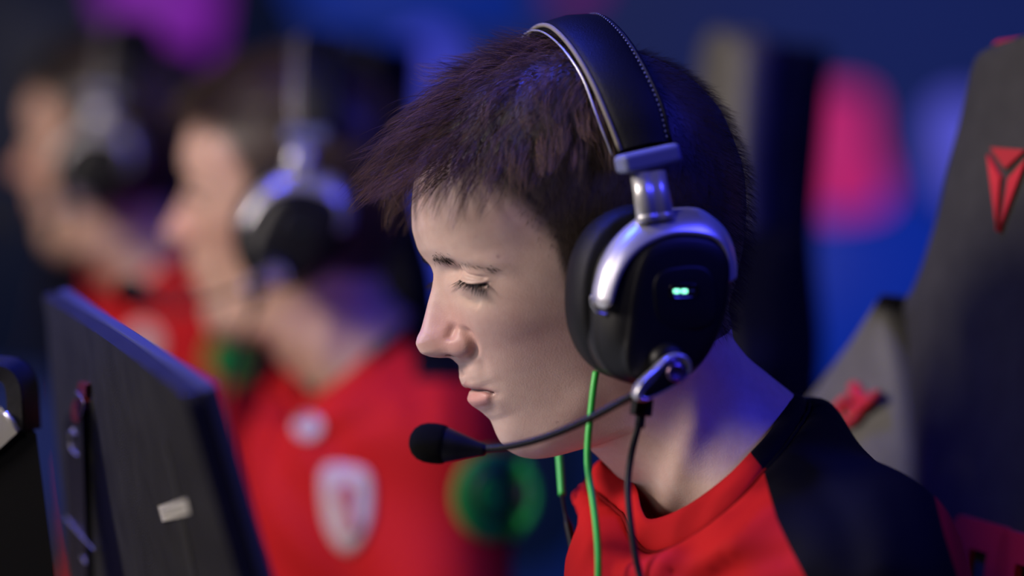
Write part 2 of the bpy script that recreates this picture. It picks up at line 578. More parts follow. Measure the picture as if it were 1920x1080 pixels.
def seg_dist(poly):
    poly = np.asarray(poly, float)
    best = np.full(QX.shape, 1e9); tpar = np.zeros(QX.shape)
    L = np.concatenate([[0], np.cumsum(np.linalg.norm(np.diff(poly, axis=0), axis=1))])
    for i in range(len(poly) - 1):
        a, b = poly[i], poly[i + 1]; d = b - a; l2 = d @ d
        t = np.clip(((QX - a[0]) * d[0] + (QY - a[1]) * d[1]) / l2, 0, 1)
        ds = np.hypot(QX - a[0] - t * d[0], QY - a[1] - t * d[1])
        m = ds < best
        best = np.where(m, ds, best); tpar = np.where(m, (L[i] + t * math.sqrt(l2)) / L[-1], tpar)
    return best, tpar


def blob(cx, cy, rx, ry, ang=0.0, p=2.0):
    c, s = math.cos(math.radians(ang)), math.sin(math.radians(ang))
    x = (QX - cx) * c + (QY - cy) * s; y = -(QX - cx) * s + (QY - cy) * c
    return np.exp(-((np.abs(x / rx))**p + (np.abs(y / ry))**p)) * near


def ridge(poly, w, taper=0.12):
    d, t = seg_dist(catmull(poly, 60))
    e = smooth01(t, 0, taper) * smooth01(1 - t, 0, taper) if taper else 1.0
    return np.exp(-(d / w)**2) * e * near


Bl = Bfr
off_mid = smooth01(Bl, 12, 40)
H = np.zeros_like(QX)
# orbit, brow, lids
H -= 19 * blob(846, 509, 19, 15, 20) * off_mid
H -= 7 * blob(905, 512, 45, 20, 8) * off_mid
H += 6 * ridge([(806, 478), (836, 478), (875, 488), (925, 498), (985, 515)], 17, 0.4)
lidspace = blob(887, 524, 30, 20, 8, 2.4)
H += 12.5 * lidspace * off_mid
H -= 4.5 * ridge([(863, 506), (876, 512), (890, 516), (904, 519), (914, 524)], 2.6)
H -= 3.0 * ridge([(861, 506), (858, 514), (861, 523)], 4.0, 0.3)
# slit under the upper lid edge
H -= 7.0 * ridge([(862, 525), (872, 530), (886, 533), (900, 533), (917, 532)], 3.2)
H += 2.5 * ridge([(862, 520), (874, 526), (888, 528), (902, 528), (917, 528)], 2.6)
H += 3.0 * blob(890, 548, 36, 11, 6)
H -= 3.0 * ridge([(852, 540), (872, 560), (905, 572)], 8)
# cheek
H += 7 * blob(945, 590, 70, 42, 15) + 3 * blob(900, 600, 40, 30)
H -= 5 * blob(1010, 700, 70, 60)
# nose wing and its creases
H += 9 * blob(866, 648, 23, 22, 10, 2.2) * off_mid
H -= 6.5 * ridge([(856, 602), (850, 616), (845, 630), (843, 644)], 8.5, 0.35)
H -= 10.5 * ridge([(858, 610), (876, 622), (886, 638), (890, 652), (888, 666), (880, 680)], 7.0, 0.3)
H -= 4 * blob(874, 684, 12, 8)
H -= 3 * ridge([(893, 655), (905, 682), (917, 712)], 9, 0.5)
# lips
H += 4.5 * ridge([(866, 716), (880, 722), (900, 727), (916, 733)], 7, 0.45)
H -= 6.0 * ridge([(872, 730), (893, 732), (908, 734), (927, 741)], 3.2, 0.1)
H += 4.5 * ridge([(874, 750), (896, 750), (908, 748), (922, 744)], 8.5, 0.2)
H -= 2.5 * blob(929, 742, 9, 8)
H -= 2.5 * ridge([(880, 771), (912, 772), (938, 760)], 11, 0.3)
H += 4.0 * blob(950, 806, 26, 22)
H -= 2.5 * ridge([(863, 694), (868, 706)], 3)
# jaw line and temple
H += 4 * ridge([(985, 840), (1040, 812), (1090, 765), (1120, 700)], 30, 0.3)
H -= 6 * blob(985, 470, 60, 50)
# neck muscle and collar bone
Hm = ridge([(1270, 700), (1290, 800), (1262, 930)], 40, 0.15)
H += 10 * np.exp(-(seg_dist(np.array([(1300., 690), (1300, 800), (1250, 950)]))[0] / 30)**2) * smooth01(-Crow, 280, 380)
H = np.where(Bl > 0, H, H)
P2 = P + Nv * (H * PX)[..., None]
# nostrils: hollow under the nose
nost = anat(np.array(pchip(fc, fa, -92.0) - 42) * PX, np.array(21.0) * PX, np.array(-104.0) * PX)
dn = np.linalg.norm((P2 - nost) / PX, axis=-1)
upv = anat(np.array(0.0), np.array(0.0), np.array(1.0)) - HO
P2 = P2 + (np.exp(-(dn / 11)**2) * 13 * PX)[..., None] * upv - (np.exp(-(dn / 11)**2) * 5 * PX)[..., None] * (anat(np.array(1.0), np.array(0.0), np.array(0.0)) - HO)
# keep the mid line on the mid plane
for col in (0, -1):
    d = (P2[:, col] - HO) @ He
    P2[:, col] -= d[:, None] * He


def mirror(Pv):
    d = (Pv - HO) @ He
    return Pv - 2 * d[..., None] * He


full = np.concatenate([P2, mirror(P2[:, -2:0:-1])], 1)
NCF = full.shape[1]
body_v = full.reshape(-1, 3)
apex = full[0].mean(0)
bodyf = [grid_faces(NR, NCF, close_c=True)]
top_i = len(body_v); bot_i = top_i + 1
body_v = np.vstack([body_v, apex, full[-1].mean(0)])
kk = np.arange(NCF); kk1 = (kk + 1) % NCF
bodyf.append(np.stack([np.full(NCF, top_i), kk1, kk], -1))
bodyf.append(np.stack([np.full(NCF, bot_i), (NR - 1) * NCF + kk, (NR - 1) * NCF + kk1], -1))

# skin colours: lips, flushed nose and cheek, cropped scalp, plus painted highlight and shade
tone = np.ones(QX.shape + (3,)) * np.array([0.565, 0.405, 0.345])


def tint(mask, col, k=1.0):
    global tone
    m = (np.clip(mask, 0, 1) * k)[..., None]
    tone = tone * (1 - m) + np.array(col) * m


tint(blob(832, 622, 50, 58), (0.55, 0.27, 0.24), 0.8)
tint(blob(934, 481, 3.0, 3.5), (0.22, 0.12, 0.10), 0.8)
tint(blob(1045, 790, 2.4, 2.4), (0.25, 0.14, 0.12), 0.8)
tint(blob(872, 648, 22, 24), (0.52, 0.26, 0.22), 0.6)
tint(blob(970, 620, 110, 80), (0.56, 0.34, 0.30), 0.6)
tint(blob(960, 420, 90, 70), (0.56, 0.35, 0.31), 0.5)
tint(blob(895, 560, 40, 18), (0.66, 0.49, 0.38), 0.7)  # under-eye highlight painted into the skin colour
tint(blob(1000, 780, 90, 60), (0.50, 0.35, 0.29), 0.6)
lipU = ridge([(869, 719), (884, 726), (902, 729), (922, 738)], 6.0, 0.03)
lipL = np.exp(-((np.abs((QX - 896) / 22))**3 + (np.abs((QY - 749 + (QX - 896) * 0.12) / 15))**3)) * near
tint(np.clip(lipU * 1.3, 0, 1), (0.40, 0.20, 0.19), 0.8)
tint(np.clip(lipL * 1.5, 0, 1), (0.55, 0.27, 0.25), 0.9)
tint(ridge([(881, 731), (893, 732), (908, 734), (924, 740)], 2.6, 0.02), (0.10, 0.04, 0.04), 0.95)  # shade between the lips painted as a dark line
tint(ridge([(862, 526), (876, 531), (890, 533), (904, 533), (916, 532)], 3.0), (0.16, 0.09, 0.07), 0.8)
tint(ridge([(809, 484), (832, 487), (856, 492)], 7.0), (0.16, 0.10, 0.08), 0.6)
tint(ridge([(850, 490), (880, 496), (915, 503), (935, 508)], 6.0), (0.30, 0.21, 0.17), 0.35)
# hair line: signed, >0 inside the hair
hl = np.array([(760, 300), (800, 305), (850, 320), (905, 345), (950, 385), (1000, 430), (1040, 475), (1065, 560), (1100, 640), (1180, 660), (1240, 660), (1330, 665), (1400, 690)], float)
hy = np.interp(QX, hl[:, 0], hl[:, 1])
hair_in = (hy - QY) * np.where(Crow > -240, 1, 0) - 400 * (Crow <= -240)
scalp = smooth01(hair_in, -18, 55)
tint(scalp, (0.030, 0.021, 0.017), 0.95)
tint(((dn < 13) * 1.0), (0.12, 0.05, 0.04), 0.8)  # shade inside the nostrils painted dark
tone_f = np.concatenate([tone, tone[:, -2:0:-1]], 1).reshape(-1, 3)
tone_f = np.vstack([tone_f, tone_f[0], tone_f[-1]])

body_w = w_of(body_v)
PERSON_BASE = W(1420, 1900, 1.74)
person = Root('person', PERSON_BASE, 'young person in sharp focus at centre, bowed brown-haired head, red and black jersey', 'person')
body_me = mesh_np('body', body_w, bodyf)
fix_normals(body_me)
attr(body_me, 'skin_tone', tone_f)
body = add('body', body_me, M['skin'], person)
head_bvh = BVHTree.FromPolygons([Vector(v) for v in body_w[::1]], [tuple(int(i) for i in q) for q in bodyf[0]])

#%%REST
# ------------------------------------------------------------------ hair
def strands_mesh(name, pts, rad, taper=0.15):
    """pts (n,k,3) world; each strand a tapered three-sided tube"""
    n, k, _ = pts.shape
    T = np.gradient(pts, axis=1); T /= np.linalg.norm(T, axis=-1, keepdims=True) + 1e-12
    ref = np.array([0.31, 0.83, 0.46])
    N = np.cross(T, ref); N /= np.linalg.norm(N, axis=-1, keepdims=True) + 1e-12
    B = np.cross(T, N)
    r = rad * (1 - (1 - taper) * np.linspace(0, 1, k)**1.5)
    r = np.broadcast_to(r, (n, k))[..., None]
    V = np.stack([pts + r * (math.cos(a) * N + math.sin(a) * B) for a in (0, 2.094, 4.189)], 2)
    base = (np.arange(n) * k * 3)[:, None, None, None]
    j = np.arange(k - 1)[None, :, None, None]
    q = np.arange(3); q1 = (q + 1) % 3
    f = np.stack([j * 3 + q[None, None, :, None], j * 3 + q1[None, None, :, None], (j + 1) * 3 + q1[None, None, :, None], (j + 1) * 3 + q[None, None, :, None]], -1)[..., 0, :]
    f = (f + base).reshape(-1, 4)
    me = mesh_np(name, V.reshape(-1, 3), f)
    attr(me, 'strand', np.repeat(rng.random(n), k * 3))
    return me


# root candidates: quads of the full head, with anatomical coordinates
AX_F = w_of(anat(np.array(1.0), np.array(0.0), np.array(0.0))) - w_of(HO)
AX_U = w_of(anat(np.array(0.0), np.array(0.0), np.array(1.0))) - w_of(HO)
AX_S = w_of(anat(np.array(0.0), np.array(1.0), np.array(0.0))) - w_of(HO)
HOw = w_of(HO)
fw = w_of(full)
quad_c = 0.25 * (fw[:-1, :] + fw[1:, :] + np.roll(fw, -1, 1)[:-1] + np.roll(fw, -1, 1)[1:])
e1 = fw[1:, :] - fw[:-1, :]; e2 = np.roll(fw, -1, 1)[:-1] - fw[:-1, :]
cr = np.cross(e1, e2)
area = np.linalg.norm(cr, axis=-1)
qn = cr / (area[..., None] + 1e-15)
sgn = np.sign(((quad_c - HOw) * qn).sum(-1)); qn = qn * sgn[..., None]
hin_f = np.concatenate([hair_in, hair_in[:, -2:0:-1]], 1)[:-1]
qa = (quad_c - HOw) @ AX_F / PX; qb = (quad_c - HOw) @ AX_S / PX; qc = (quad_c - HOw) @ AX_U / PX


def pick(weight, n):
    p = (weight * area).ravel(); p = p / p.sum()
    idx = rng.choice(len(p), n, p=p)
    jit = (rng.random((n, 1)) - 0.5) * e1.reshape(-1, 3)[idx] + (rng.random((n, 1)) - 0.5) * e2.reshape(-1, 3)[idx]
    return idx, quad_c.reshape(-1, 3)[idx] + jit, qn.reshape(-1, 3)[idx]


def grow(root, nrm, d0, length, k, grav, lift, wob):
    """grow strands over the head; lift = clearance from the scalp along the strand (metres)"""
    n = len(root)
    pts = np.empty((n, k, 3)); pts[:, 0] = root - nrm * 0.001
    d = d0 / (np.linalg.norm(d0, axis=1, keepdims=True) + 1e-12)
    step = (length / (k - 1))[:, None]
    curl = rng.normal(0, 1, (n, 3)) * wob
    for j in range(1, k):
        p = pts[:, j - 1] + d * step
        need = lift * min(1.0, j / (0.35 * k))
        for i in range(n):
            co, no, _, dist = head_bvh.find_nearest(Vector(p[i]))
            if co is None: continue
            v = p[i] - np.array(co); no = np.array(no)
            if (np.array(co) - HOw) @ no < 0: no = -no
            sd = v @ no
            if sd < need[i] and dist < 0.03:
                p[i] = p[i] + no * (need[i] - sd) * 0.85
        pts[:, j] = p
        d = (p - pts[:, j - 1]) / step * 0.75 + d * 0.25
        d = d + np.array([0, 0, -1.0]) * grav + curl
        d /= np.linalg.norm(d, axis=1, keepdims=True)
    return pts


# long swept top
top_w = smooth01(qc, 172, 205) * smooth01(hin_f, -8, 12) * smooth01(qa, -130, -60) + 0.6 * smooth01(hin_f, -10, 4) * smooth01(qc, 205, 235) * smooth01(qa, 120, 200)
NL = 5200
idx, rt, rn = pick(top_w, NL)
a_, b_, c_ = (x.ravel()[idx] for x in (qa, qb, qc))
sideness = np.clip(np.abs(b_) / 235.0, 0, 1)
d0 = AX_F * (0.95 - 0.45 * sideness)[:, None] + AX_S * (np.where(b_ > 0, 0.5, -0.2) * sideness**1.2)[:, None] - AX_U * (0.15 + 0.75 * sideness**2)[:, None] + rn * (0.16 + 0.25 * rng.random(NL))[:, None]
d0 += rng.normal(0, 0.16, (NL, 3))
frontness = smooth01(a_, 60, 250) * np.where(b_ < -60, 0.55, 1.0)
length = (0.034 + 0.011 * rng.random(NL)) * (1 - 0.25 * sideness) * (0.82 + 0.55 * frontness) * rng.choice([1.0, 0.8, 0.6], NL, p=[.62, .26, .12])
lift = (0.002 + 0.0095 * rng.random(NL)**1.3) * (1 - 0.5 * sideness)
KL = 9
# clumps
NCL = 260
ci = rng.choice(NL, NCL, replace=False)
cp = grow(rt[ci], rn[ci], d0[ci], np.full(NCL, 0.040) * (1 - 0.22 * sideness[ci]) * (0.8 + 0.35 * rng.random(NCL)) * (0.85 + 0.5 * frontness[ci]), KL, 0.085, lift[ci], 0.05)
ls = grow(rt, rn, d0, length, KL, 0.085, lift, 0.028)
from mathutils.kdtree import KDTree
kd = KDTree(NCL)
for i in range(NCL): kd.insert(Vector(cp[i, 0]), i)
kd.balance()
own = np.array([kd.find(Vector(p))[1] for p in rt])
tw = np.linspace(0, 1, KL)[None, :, None]**1.4 * (0.45 + 0.5 * rng.random((NL, 1, 1)))
rel = ls[:, 0:1] - cp[own][:, 0:1]
target = cp[own] + rel * 0.10
# keep each strand's own reach: blend only positions up to its length ratio
ls = ls * (1 - tw) + target * tw
long_me = strands_mesh('hair_top', ls, 0.00016)
# short sides and back
sh_w = smooth01(hin_f, -30, 40) * (1 - 0.8 * smooth01(qc, 190, 215) * smooth01(qa, -130, -60)) * (0.35 + 0.65 * smooth01(qb, -40, 20))
NS = 9500
idx, rt2, rn2 = pick(sh_w, NS)
a2, b2, c2, h2 = (x.ravel()[idx] for x in (qa, qb, qc, hin_f))
backn = smooth01(-a2, 20, 200)
d2 = AX_F * (0.55 - 0.6 * backn)[:, None] - AX_U * (0.75)[None] if False else AX_F * (0.55 - 0.75 * backn)[:, None] - AX_U * 0.8 + rn2 * (0.5 + 0.35 * backn)[:, None]
d2 = d2 + rng.normal(0, 0.18, (NS, 3))
len2 = (0.0035 + 0.0085 * smooth01(h2, 0, 130)) * (0.7 + 0.6 * rng.random(NS))
d2 /= np.linalg.norm(d2, axis=1, keepdims=True)
k2 = 4
tj = np.linspace(0, 1, k2)[None, :, None]
bend = -rn2[:, None] * 0.25 * tj**2 * len2[:, None, None]
ss = rt2[:, None] - rn2[:, None] * 0.0006 + d2[:, None] * tj * len2[:, None, None] + bend
short_me = strands_mesh('hair_sides', ss, 0.000085)
hair = add('hair', long_me, M['hair'], person, label='tousled brown fringe swept forward over the forehead')
tag(hair, kind='stuff')
crop = add('cropped_hair', short_me, M['crop'], person, label='short cropped brown hair on sides and back')
tag(crop, kind='stuff')

# brows and lashes: hairs rooted on the skin under traced lines
def skin_hit(px, py, near_side=True):
    o = Vector(CAM); d = Vector(W(px, py, 1.0) - CAM).normalized()
    h = head_bvh.ray_cast(o, d)
    return (np.array(h[0]), np.array(h[1])) if h[0] is not None else (None, None)


def mirror_w(p):
    d = (p - HOw) @ AX_S
    return p - 2 * d[..., None] * AX_S


def hairs_on(line, n, spread, ln, dirpx, rad, out, k=5, curve=0.0, tangent=True):
    C = catmull(line, 200)
    res = []
    for i in range(n):
        t = rng.random(); q = C[int(t * 199)]
        px, py = q[0] + rng.normal(0, spread * 0.4), q[1] + rng.normal(0, spread)
        p, nn = skin_hit(px, py)
        if p is None: continue
        dx, dy = dirpx(t) if callable(dirpx) else dirpx
        dd = (dx * Rv - dy * Uv); dd = dd / np.linalg.norm(dd)
        if nn @ (CAM - p) < 0: nn = -nn
        if tangent: dd = dd - (dd @ nn) * nn; dd /= np.linalg.norm(dd)
        dd = dd + rng.normal(0, 0.18, 3) + nn * out
        dd /= np.linalg.norm(dd)
        L = ln * (0.7 + 0.5 * rng.random())
        tj = np.linspace(0, 1, k)[:, None]
        res.append(p - nn * 0.0004 + dd * L * tj + Uv * curve * L * tj**2)
    a = np.array(res)
    return a


br = np.concatenate([hairs_on([(810, 484), (822, 483), (838, 487)], 150, 4.2, 0.0050, lambda t: (1.0, 0.25 - 0.9 * (1 - t)), 0, 0.22),
                     hairs_on([(832, 485), (856, 491), (880, 496), (905, 501), (930, 507)], 85, 3.6, 0.0048, (1.0, 0.22), 0, 0.15)])
br = np.concatenate([br, mirror_w(br)])
add('eyebrow', strands_mesh('eyebrow', br[:len(br) // 2], 0.00010), M['brow'], person, label='sparse brown eyebrow')
add('eyebrow', strands_mesh('eyebrow', br[len(br) // 2:], 0.00010), M['brow'], person)
la = hairs_on([(862, 524), (874, 529), (888, 532), (903, 532), (916, 531)], 130, 0.6, 0.0072, lambda t: (-0.55 + 0.6 * t, 1.0), 0, 0.6, curve=0.08, tangent=False)
la = np.concatenate([la, mirror_w(la)])
add('eyelashes', strands_mesh('eyelashes', la[:len(la) // 2], 0.00011), M['lash'], person, label='dark eyelashes on lowered lid')
add('eyelashes', strands_mesh('eyelashes', la[len(la) // 2:], 0.00011), M['lash'], person)

# ------------------------------------------------------------------ jersey
def smin(a, b, k):
    h = np.clip(0.5 + 0.5 * (b - a) / k, 0, 1)
    return b * (1 - h) + a * h - k * h * (1 - h)


def surface_nets(F, org, h):
    S = F < 0
    nx, ny, nz = F.shape
    cs = [(i, j, k) for i in (0, 1) for j in (0, 1) for k in (0, 1)]
    sub = lambda A, c: A[c[0]:nx - 1 + c[0], c[1]:ny - 1 + c[1], c[2]:nz - 1 + c[2]]
    cnt = sum(sub(S, c).astype(np.int8) for c in cs)
    act = (cnt > 0) & (cnt < 8)
    ids = -np.ones(act.shape, np.int64)
    I = np.argwhere(act); ids[act] = np.arange(len(I))
    acc = np.zeros((len(I), 3)); num = np.zeros(len(I))
    for a in cs:
        for ax in range(3):
            if a[ax]: continue
            b = list(a); b[ax] = 1; b = tuple(b)
            fa_ = sub(F, a)[act]; fb_ = sub(F, b)[act]
            x = (fa_ < 0) != (fb_ < 0)
            t = np.where(x, fa_ / np.where(fa_ == fb_, 1, fa_ - fb_), 0)
            pt = np.tile(np.array(a, float), (len(I), 1)); pt[:, ax] += t
            acc += pt * x[:, None]; num += x
    V = org + (I + acc / num[:, None]) * h
    faces = []
    for ax in range(3):
        o1, o2 = [(1, 2), (2, 0), (0, 1)][ax]
        sl0 = [slice(1, -1)] * 3; sl1 = [slice(1, -1)] * 3
        sl0[ax] = slice(0, -1); sl1[ax] = slice(1, None)
        s0 = S[tuple(sl0)]; s1 = S[tuple(sl1)]
        E = np.argwhere(s0 != s1)
        flip = s0[tuple(E.T)]
        E = E.copy(); off = np.array([1, 1, 1]); off[ax] = 0; E = E + off
        def cid(d1, d2):
            q = E.copy(); q[:, o1] -= d1; q[:, o2] -= d2
            return ids[q[:, 0], q[:, 1], q[:, 2]]
        f = np.stack([cid(1, 1), cid(0, 1), cid(0, 0), cid(1, 0)], -1)
        f[~flip] = f[~flip][:, ::-1]
        faces.append(f[(f >= 0).all(1)])
    return V, np.concatenate(faces)


collar_top = [(1222, 974, 1.640), (1284, 951, 1.628), (1358, 898, 1.622), (1407, 849, 1.632), (1446, 805, 1.654), (1484, 742, 1.71),
              (1440, 752, 1.765), (1330, 790, 1.80), (1220, 830, 1.785), (1127, 864, 1.742), (1172, 893, 1.708), (1193, 915, 1.684), (1203, 955, 1.658)]
collar_low = [(1223, 1036, 1.628), (1300, 1006, 1.612), (1382, 940, 1.606), (1432, 882, 1.620), (1476, 830, 1.646), (1512, 762, 1.71),
              (1455, 772, 1.782), (1335, 812, 1.822), (1212, 856, 1.806), (1108, 898, 1.752), (1140, 935, 1.710), (1172, 965, 1.680), (1190, 1005, 1.652)]
ct3 = catmull([v_at(*p) for p in collar_top], 120, True)
cl3 = catmull([v_at(*p) for p in collar_low], 120, True)


def cap_sdf(Q, a, b, ra, rb):
    a = np.asarray(a); b = np.asarray(b); d = b - a
    t = np.clip(((Q - a) @ d) / (d @ d), 0, 1)
    return np.linalg.norm(Q - a - t[..., None] * d, axis=-1) - (ra + (rb - ra) * t)


hs = 0.0042
lo = np.array([0.00, 1.36, -0.66]); hi = np.array([0.36, 2.05, 0.0])
lo = np.array([-0.02, 1.36, -0.62]); hi = np.array([0.34, 2.04, -0.03])
g = [np.arange(lo[i], hi[i], hs) for i in range(3)]
Q = np.stack(np.meshgrid(*g, indexing='ij'), -1)
vv_ = lambda *p: v_at(*p)
D_ = cap_sdf(Q, vv_(1390, 1090, 1.70), vv_(1430, 2200, 1.74), 0.092, 0.115)
D_ = smin(D_, cap_sdf(Q, vv_(1360, 1130, 1.80), vv_(1430, 2200, 1.82), 0.085, 0.10), 0.05)
D_ = smin(D_, cap_sdf(Q, vv_(1370, 1160, 1.635), vv_(1430, 2200, 1.68), 0.080, 0.10), 0.05)
D_ = smin(D_, cap_sdf(Q, vv_(1430, 985, 1.70), vv_(1590, 1120, 1.60), 0.042, 0.052), 0.06)
D_ = smin(D_, cap_sdf(Q, vv_(1400, 900, 1.76), vv_(1330, 1040, 1.90), 0.042, 0.052), 0.06)
D_ = smin(D_, cap_sdf(Q, vv_(1610, 1110, 1.60), vv_(1700, 1900, 1.55), 0.059, 0.050), 0.035)
D_ = smin(D_, cap_sdf(Q, vv_(1330, 1080, 1.90), vv_(1280, 1900, 1.92), 0.054, 0.050), 0.035)
rd = np.full(Q.shape[:3], 1e9)
cl_off = cl3 + (cl3 - cl3.mean(0)) / np.linalg.norm(cl3 - cl3.mean(0), axis=1, keepdims=True) * 0.006 - np.array([0, 0, 0.009])
for p in cl_off[::3]:
    rd = np.minimum(rd, np.linalg.norm(Q - p, axis=-1))
D_ = smin(D_, rd - 0.005, 0.028)
# folds of cloth
def folds(p):
    x, y, z = p[..., 0], p[..., 1], p[..., 2]
    return 0.0042 * np.sin(62 * (x * 0.62 + z * 0.8) + 2.2 * np.sin(16 * x + 9 * y)) * smooth01(-z, 0.10, 0.16) * smooth01(1.75 - y, 0, .1) + 0.0025 * np.sin(120 * (x * 0.7 + z * 0.75) + 3 * np.sin(14 * y)) * smooth01(0.16 - x, 0, .06) * smooth01(-z, 0.11, 0.14) + 0.002 * np.sin(34 * (x * 1.2 - z * 0.5) + 12 * y)
D_ = D_ + folds(Q)
FX, FY = proj(Q)
for line, amp, wd in (([(1250, 1090), (1300, 1025), (1365, 975), (1428, 905)], .0040, 20), ([(1225, 1095), (1255, 1050), (1310, 1050), (1400, 985), (1450, 955)], -.0030, 20),
                      ([(1172, 935), (1158, 1000), (1150, 1100)], .0045, 14), ([(1135, 920), (1122, 1000), (1118, 1100)], -.0030, 16), ([(1212, 1045), (1196, 1075), (1188, 1120)], .0040, 13),
                      ([(1300, 1110), (1390, 1062), (1478, 1040)], .0035, 18), ([(1520, 900), (1570, 960), (1600, 1050)], .0030, 24), ([(1640, 930), (1660, 1010), (1650, 1100)], -.0025, 26)):
    ln = catmull(np.array(line, float), 14)
    dl = np.full(FX.shape, 1e9)
    for q_ in ln: dl = np.minimum(dl, np.hypot(FX - q_[0], FY - q_[1]))
    D_ = D_ + amp * np.exp(-(dl / wd)**2) * (Q[..., 1] < 1.74)
# neck opening: volume over the ring of the collar seam
cen3 = cl3.mean(0)
u_, s_, vt = np.linalg.svd(cl3 - cen3)
pn = vt[2] * (1 if vt[2][2] > 0 else -1)
e_u, e_v = vt[0], vt[1]
ring2 = np.stack([(cl3 - cen3) @ e_u, (cl3 - cen3) @ e_v], -1)
qu = (Q - cen3) @ e_u; qv = (Q - cen3) @ e_v; qw = (Q - cen3) @ pn
ang = np.arctan2(ring2[:, 1], ring2[:, 0]); order = np.argsort(ang)
rr = np.hypot(ring2[:, 0], ring2[:, 1])
rq = np.interp(np.arctan2(qv, qu), np.concatenate([ang[order] - 2 * math.pi, ang[order], ang[order] + 2 * math.pi]), np.tile(rr[order], 3))
hole = np.maximum(np.hypot(qu, qv) - rq * 1.0, -(qw + 0.05))
hh = (cl3 - cen3) @ pn
hq = np.interp(np.arctan2(qv, qu), np.concatenate([ang[order] - 2 * math.pi, ang[order], ang[order] + 2 * math.pi]), np.tile(hh[order], 3))
saucer = np.maximum(((np.hypot(qu, qv) - rq) - 4.0 * (qw - hq)) / 4.1, np.hypot(qu, qv) - rq - 0.06)
D_ = np.maximum(D_, -np.minimum(hole, saucer))
sv, sf = surface_nets(D_, lo, hs)
# smooth the voxel surface a little
def relax(V, Fq, it):
    e = np.concatenate([Fq[:, [0, 1]], Fq[:, [1, 2]], Fq[:, [2, 3]], Fq[:, [3, 0]]])
    for _ in range(it):
        acc = np.zeros_like(V); n = np.zeros(len(V))
        np.add.at(acc, e[:, 0], V[e[:, 1]]); np.add.at(n, e[:, 0], 1)
        np.add.at(acc, e[:, 1], V[e[:, 0]]); np.add.at(n, e[:, 1], 1)
        V = V * 0.5 + 0.5 * acc / n[:, None]
    return V
sv = relax(sv, sf, 4)
# black raglan panel on the near and far shoulder
sx, sy = proj(sv)
seam = np.array([(1380, 780), (1407, 849), (1431, 880), (1443, 927), (1456, 973), (1478, 1020), (1509, 1080), (1540, 1150), (1580, 1230), (1640, 1300)], float)
edge_x = np.interp(sy, seam[:, 1], seam[:, 0])
pan_near = (sx - edge_x) / 60.0
back_edge = np.interp(sy, [880, 930, 1000, 1080, 1200], [1745, 1752, 1770, 1795, 1850])
pan_near = np.minimum(pan_near, np.where(sy > 870, (back_edge - sx) / 60.0, 1))
far_k = smooth01(sv[:, 1], 1.84, 1.86)
panel = 0.5 + np.clip(pan_near, -0.5, 0.5)
panel = np.maximum(panel, far_k * (sy < 1100))
shirt_me = mesh_np('jersey', w_of(sv), sf)
shirt_me2 = shirt_me.copy(); shirt_me2.name = 'jersey_red_sleeve'
attr(shirt_me, 'panel', panel)
shirt = add('jersey', shirt_me, M['shirt'], person, label='red jersey with black shoulder panel')
attr(shirt_me2, 'panel', np.minimum(np.minimum(panel, 0.5 + np.clip((930 - sy) / 60, -.5, .5)), 0.5 + np.clip((sx - edge_x - 120) / 60, -.5, .5)))
co_ = np.empty(len(sv) * 3, np.float32); shirt_me.vertices.foreach_get('co', co_); shirt_me2.vertices.foreach_set('co', co_); shirt_me2.materials.append(M['shirt'])
# collar band: folded ribbon between its top edge and its seam
def ribbon(name, A, B, thick, nseg=6, bulge=0.0):
    n = len(A)
    cenr = 0.5 * (A.mean(0) + B.mean(0))
    mid = 0.5 * (A + B)
    tang = np.roll(mid, -1, 0) - np.roll(mid, 1, 0)
    nrm = np.cross(tang, B - A); nrm /= np.linalg.norm(nrm, axis=1, keepdims=True) + 1e-12
    if ((mid - cenr) * nrm).sum() < 0: nrm = -nrm
    rings = []
    for t in np.linspace(0, 1, nseg): rings.append(A * (1 - t) + B * t + nrm * (bulge * math.sin(math.pi * t) + thick * 0.5 * math.sin(math.pi * (0.15 + 0.7 * t))))
    for t in np.linspace(1, 0, nseg): rings.append(A * (1 - t) + B * t - nrm * (thick * 0.5 * math.sin(math.pi * (0.15 + 0.7 * t)) - bulge * math.sin(math.pi * t)))
    R = np.asarray(rings)
    me = mesh_np(name, R.reshape(-1, 3), grid_faces(len(rings), n, close_c=True, close_r=True))
    fix_normals(me)
    return me
cloth_bvh = BVHTree.FromPolygons([Vector(v) for v in w_of(sv)], [tuple(int(i) for i in q) for q in sf])


def on_cloth(pts, gap):
    out = np.array(pts, float)
    for i, p in enumerate(out):
        co, no, _, d = cloth_bvh.find_nearest(Vector(p))
        co, no = np.array(co), np.array(no)
        if d < 0.03 and (p - co) @ no < gap: out[i] = co + no * gap
    return out


col_me = ribbon('collar', w_of(ct3), w_of(cl3 + (cl3 - cen3) * 0.01), 0.0022, bulge=0.0015)
cxy = np.array([v.co for v in col_me.vertices])
nh_ = len(cxy) // 2
cxy[:nh_] = on_cloth(cxy[:nh_], 0.0026); cxy[nh_:] = on_cloth(cxy[nh_:], 0.0010)
col_me.vertices.foreach_set('co', cxy.astype(np.float32).ravel()); col_me.update()
vcx, vcy = proj(np.stack([(cxy - CAM) @ Rv, (cxy - CAM) @ Fv, (cxy - CAM) @ Uv], -1))
dep = (cxy - CAM) @ Fv
attr(col_me, 'panel', np.clip(0.5 + np.where(dep < 1.72, (vcx - np.interp(vcy, [849, 880], [1407, 1431])) / 40, np.where(vcx > 1250, 1, -1)), 0, 1))
collar = add('collar', col_me, M['shirt'], person, parent=shirt)
seam_c = cl3 + (cl3 - cen3) / np.linalg.norm(cl3 - cen3, axis=1, keepdims=True) * 0.0022
seam_w = on_cloth(w_of(seam_c), 0.0012)
sm_me = tube('collar_seam', np.vstack([seam_w, seam_w[:1]]), 0.0012, 8, cap=False)
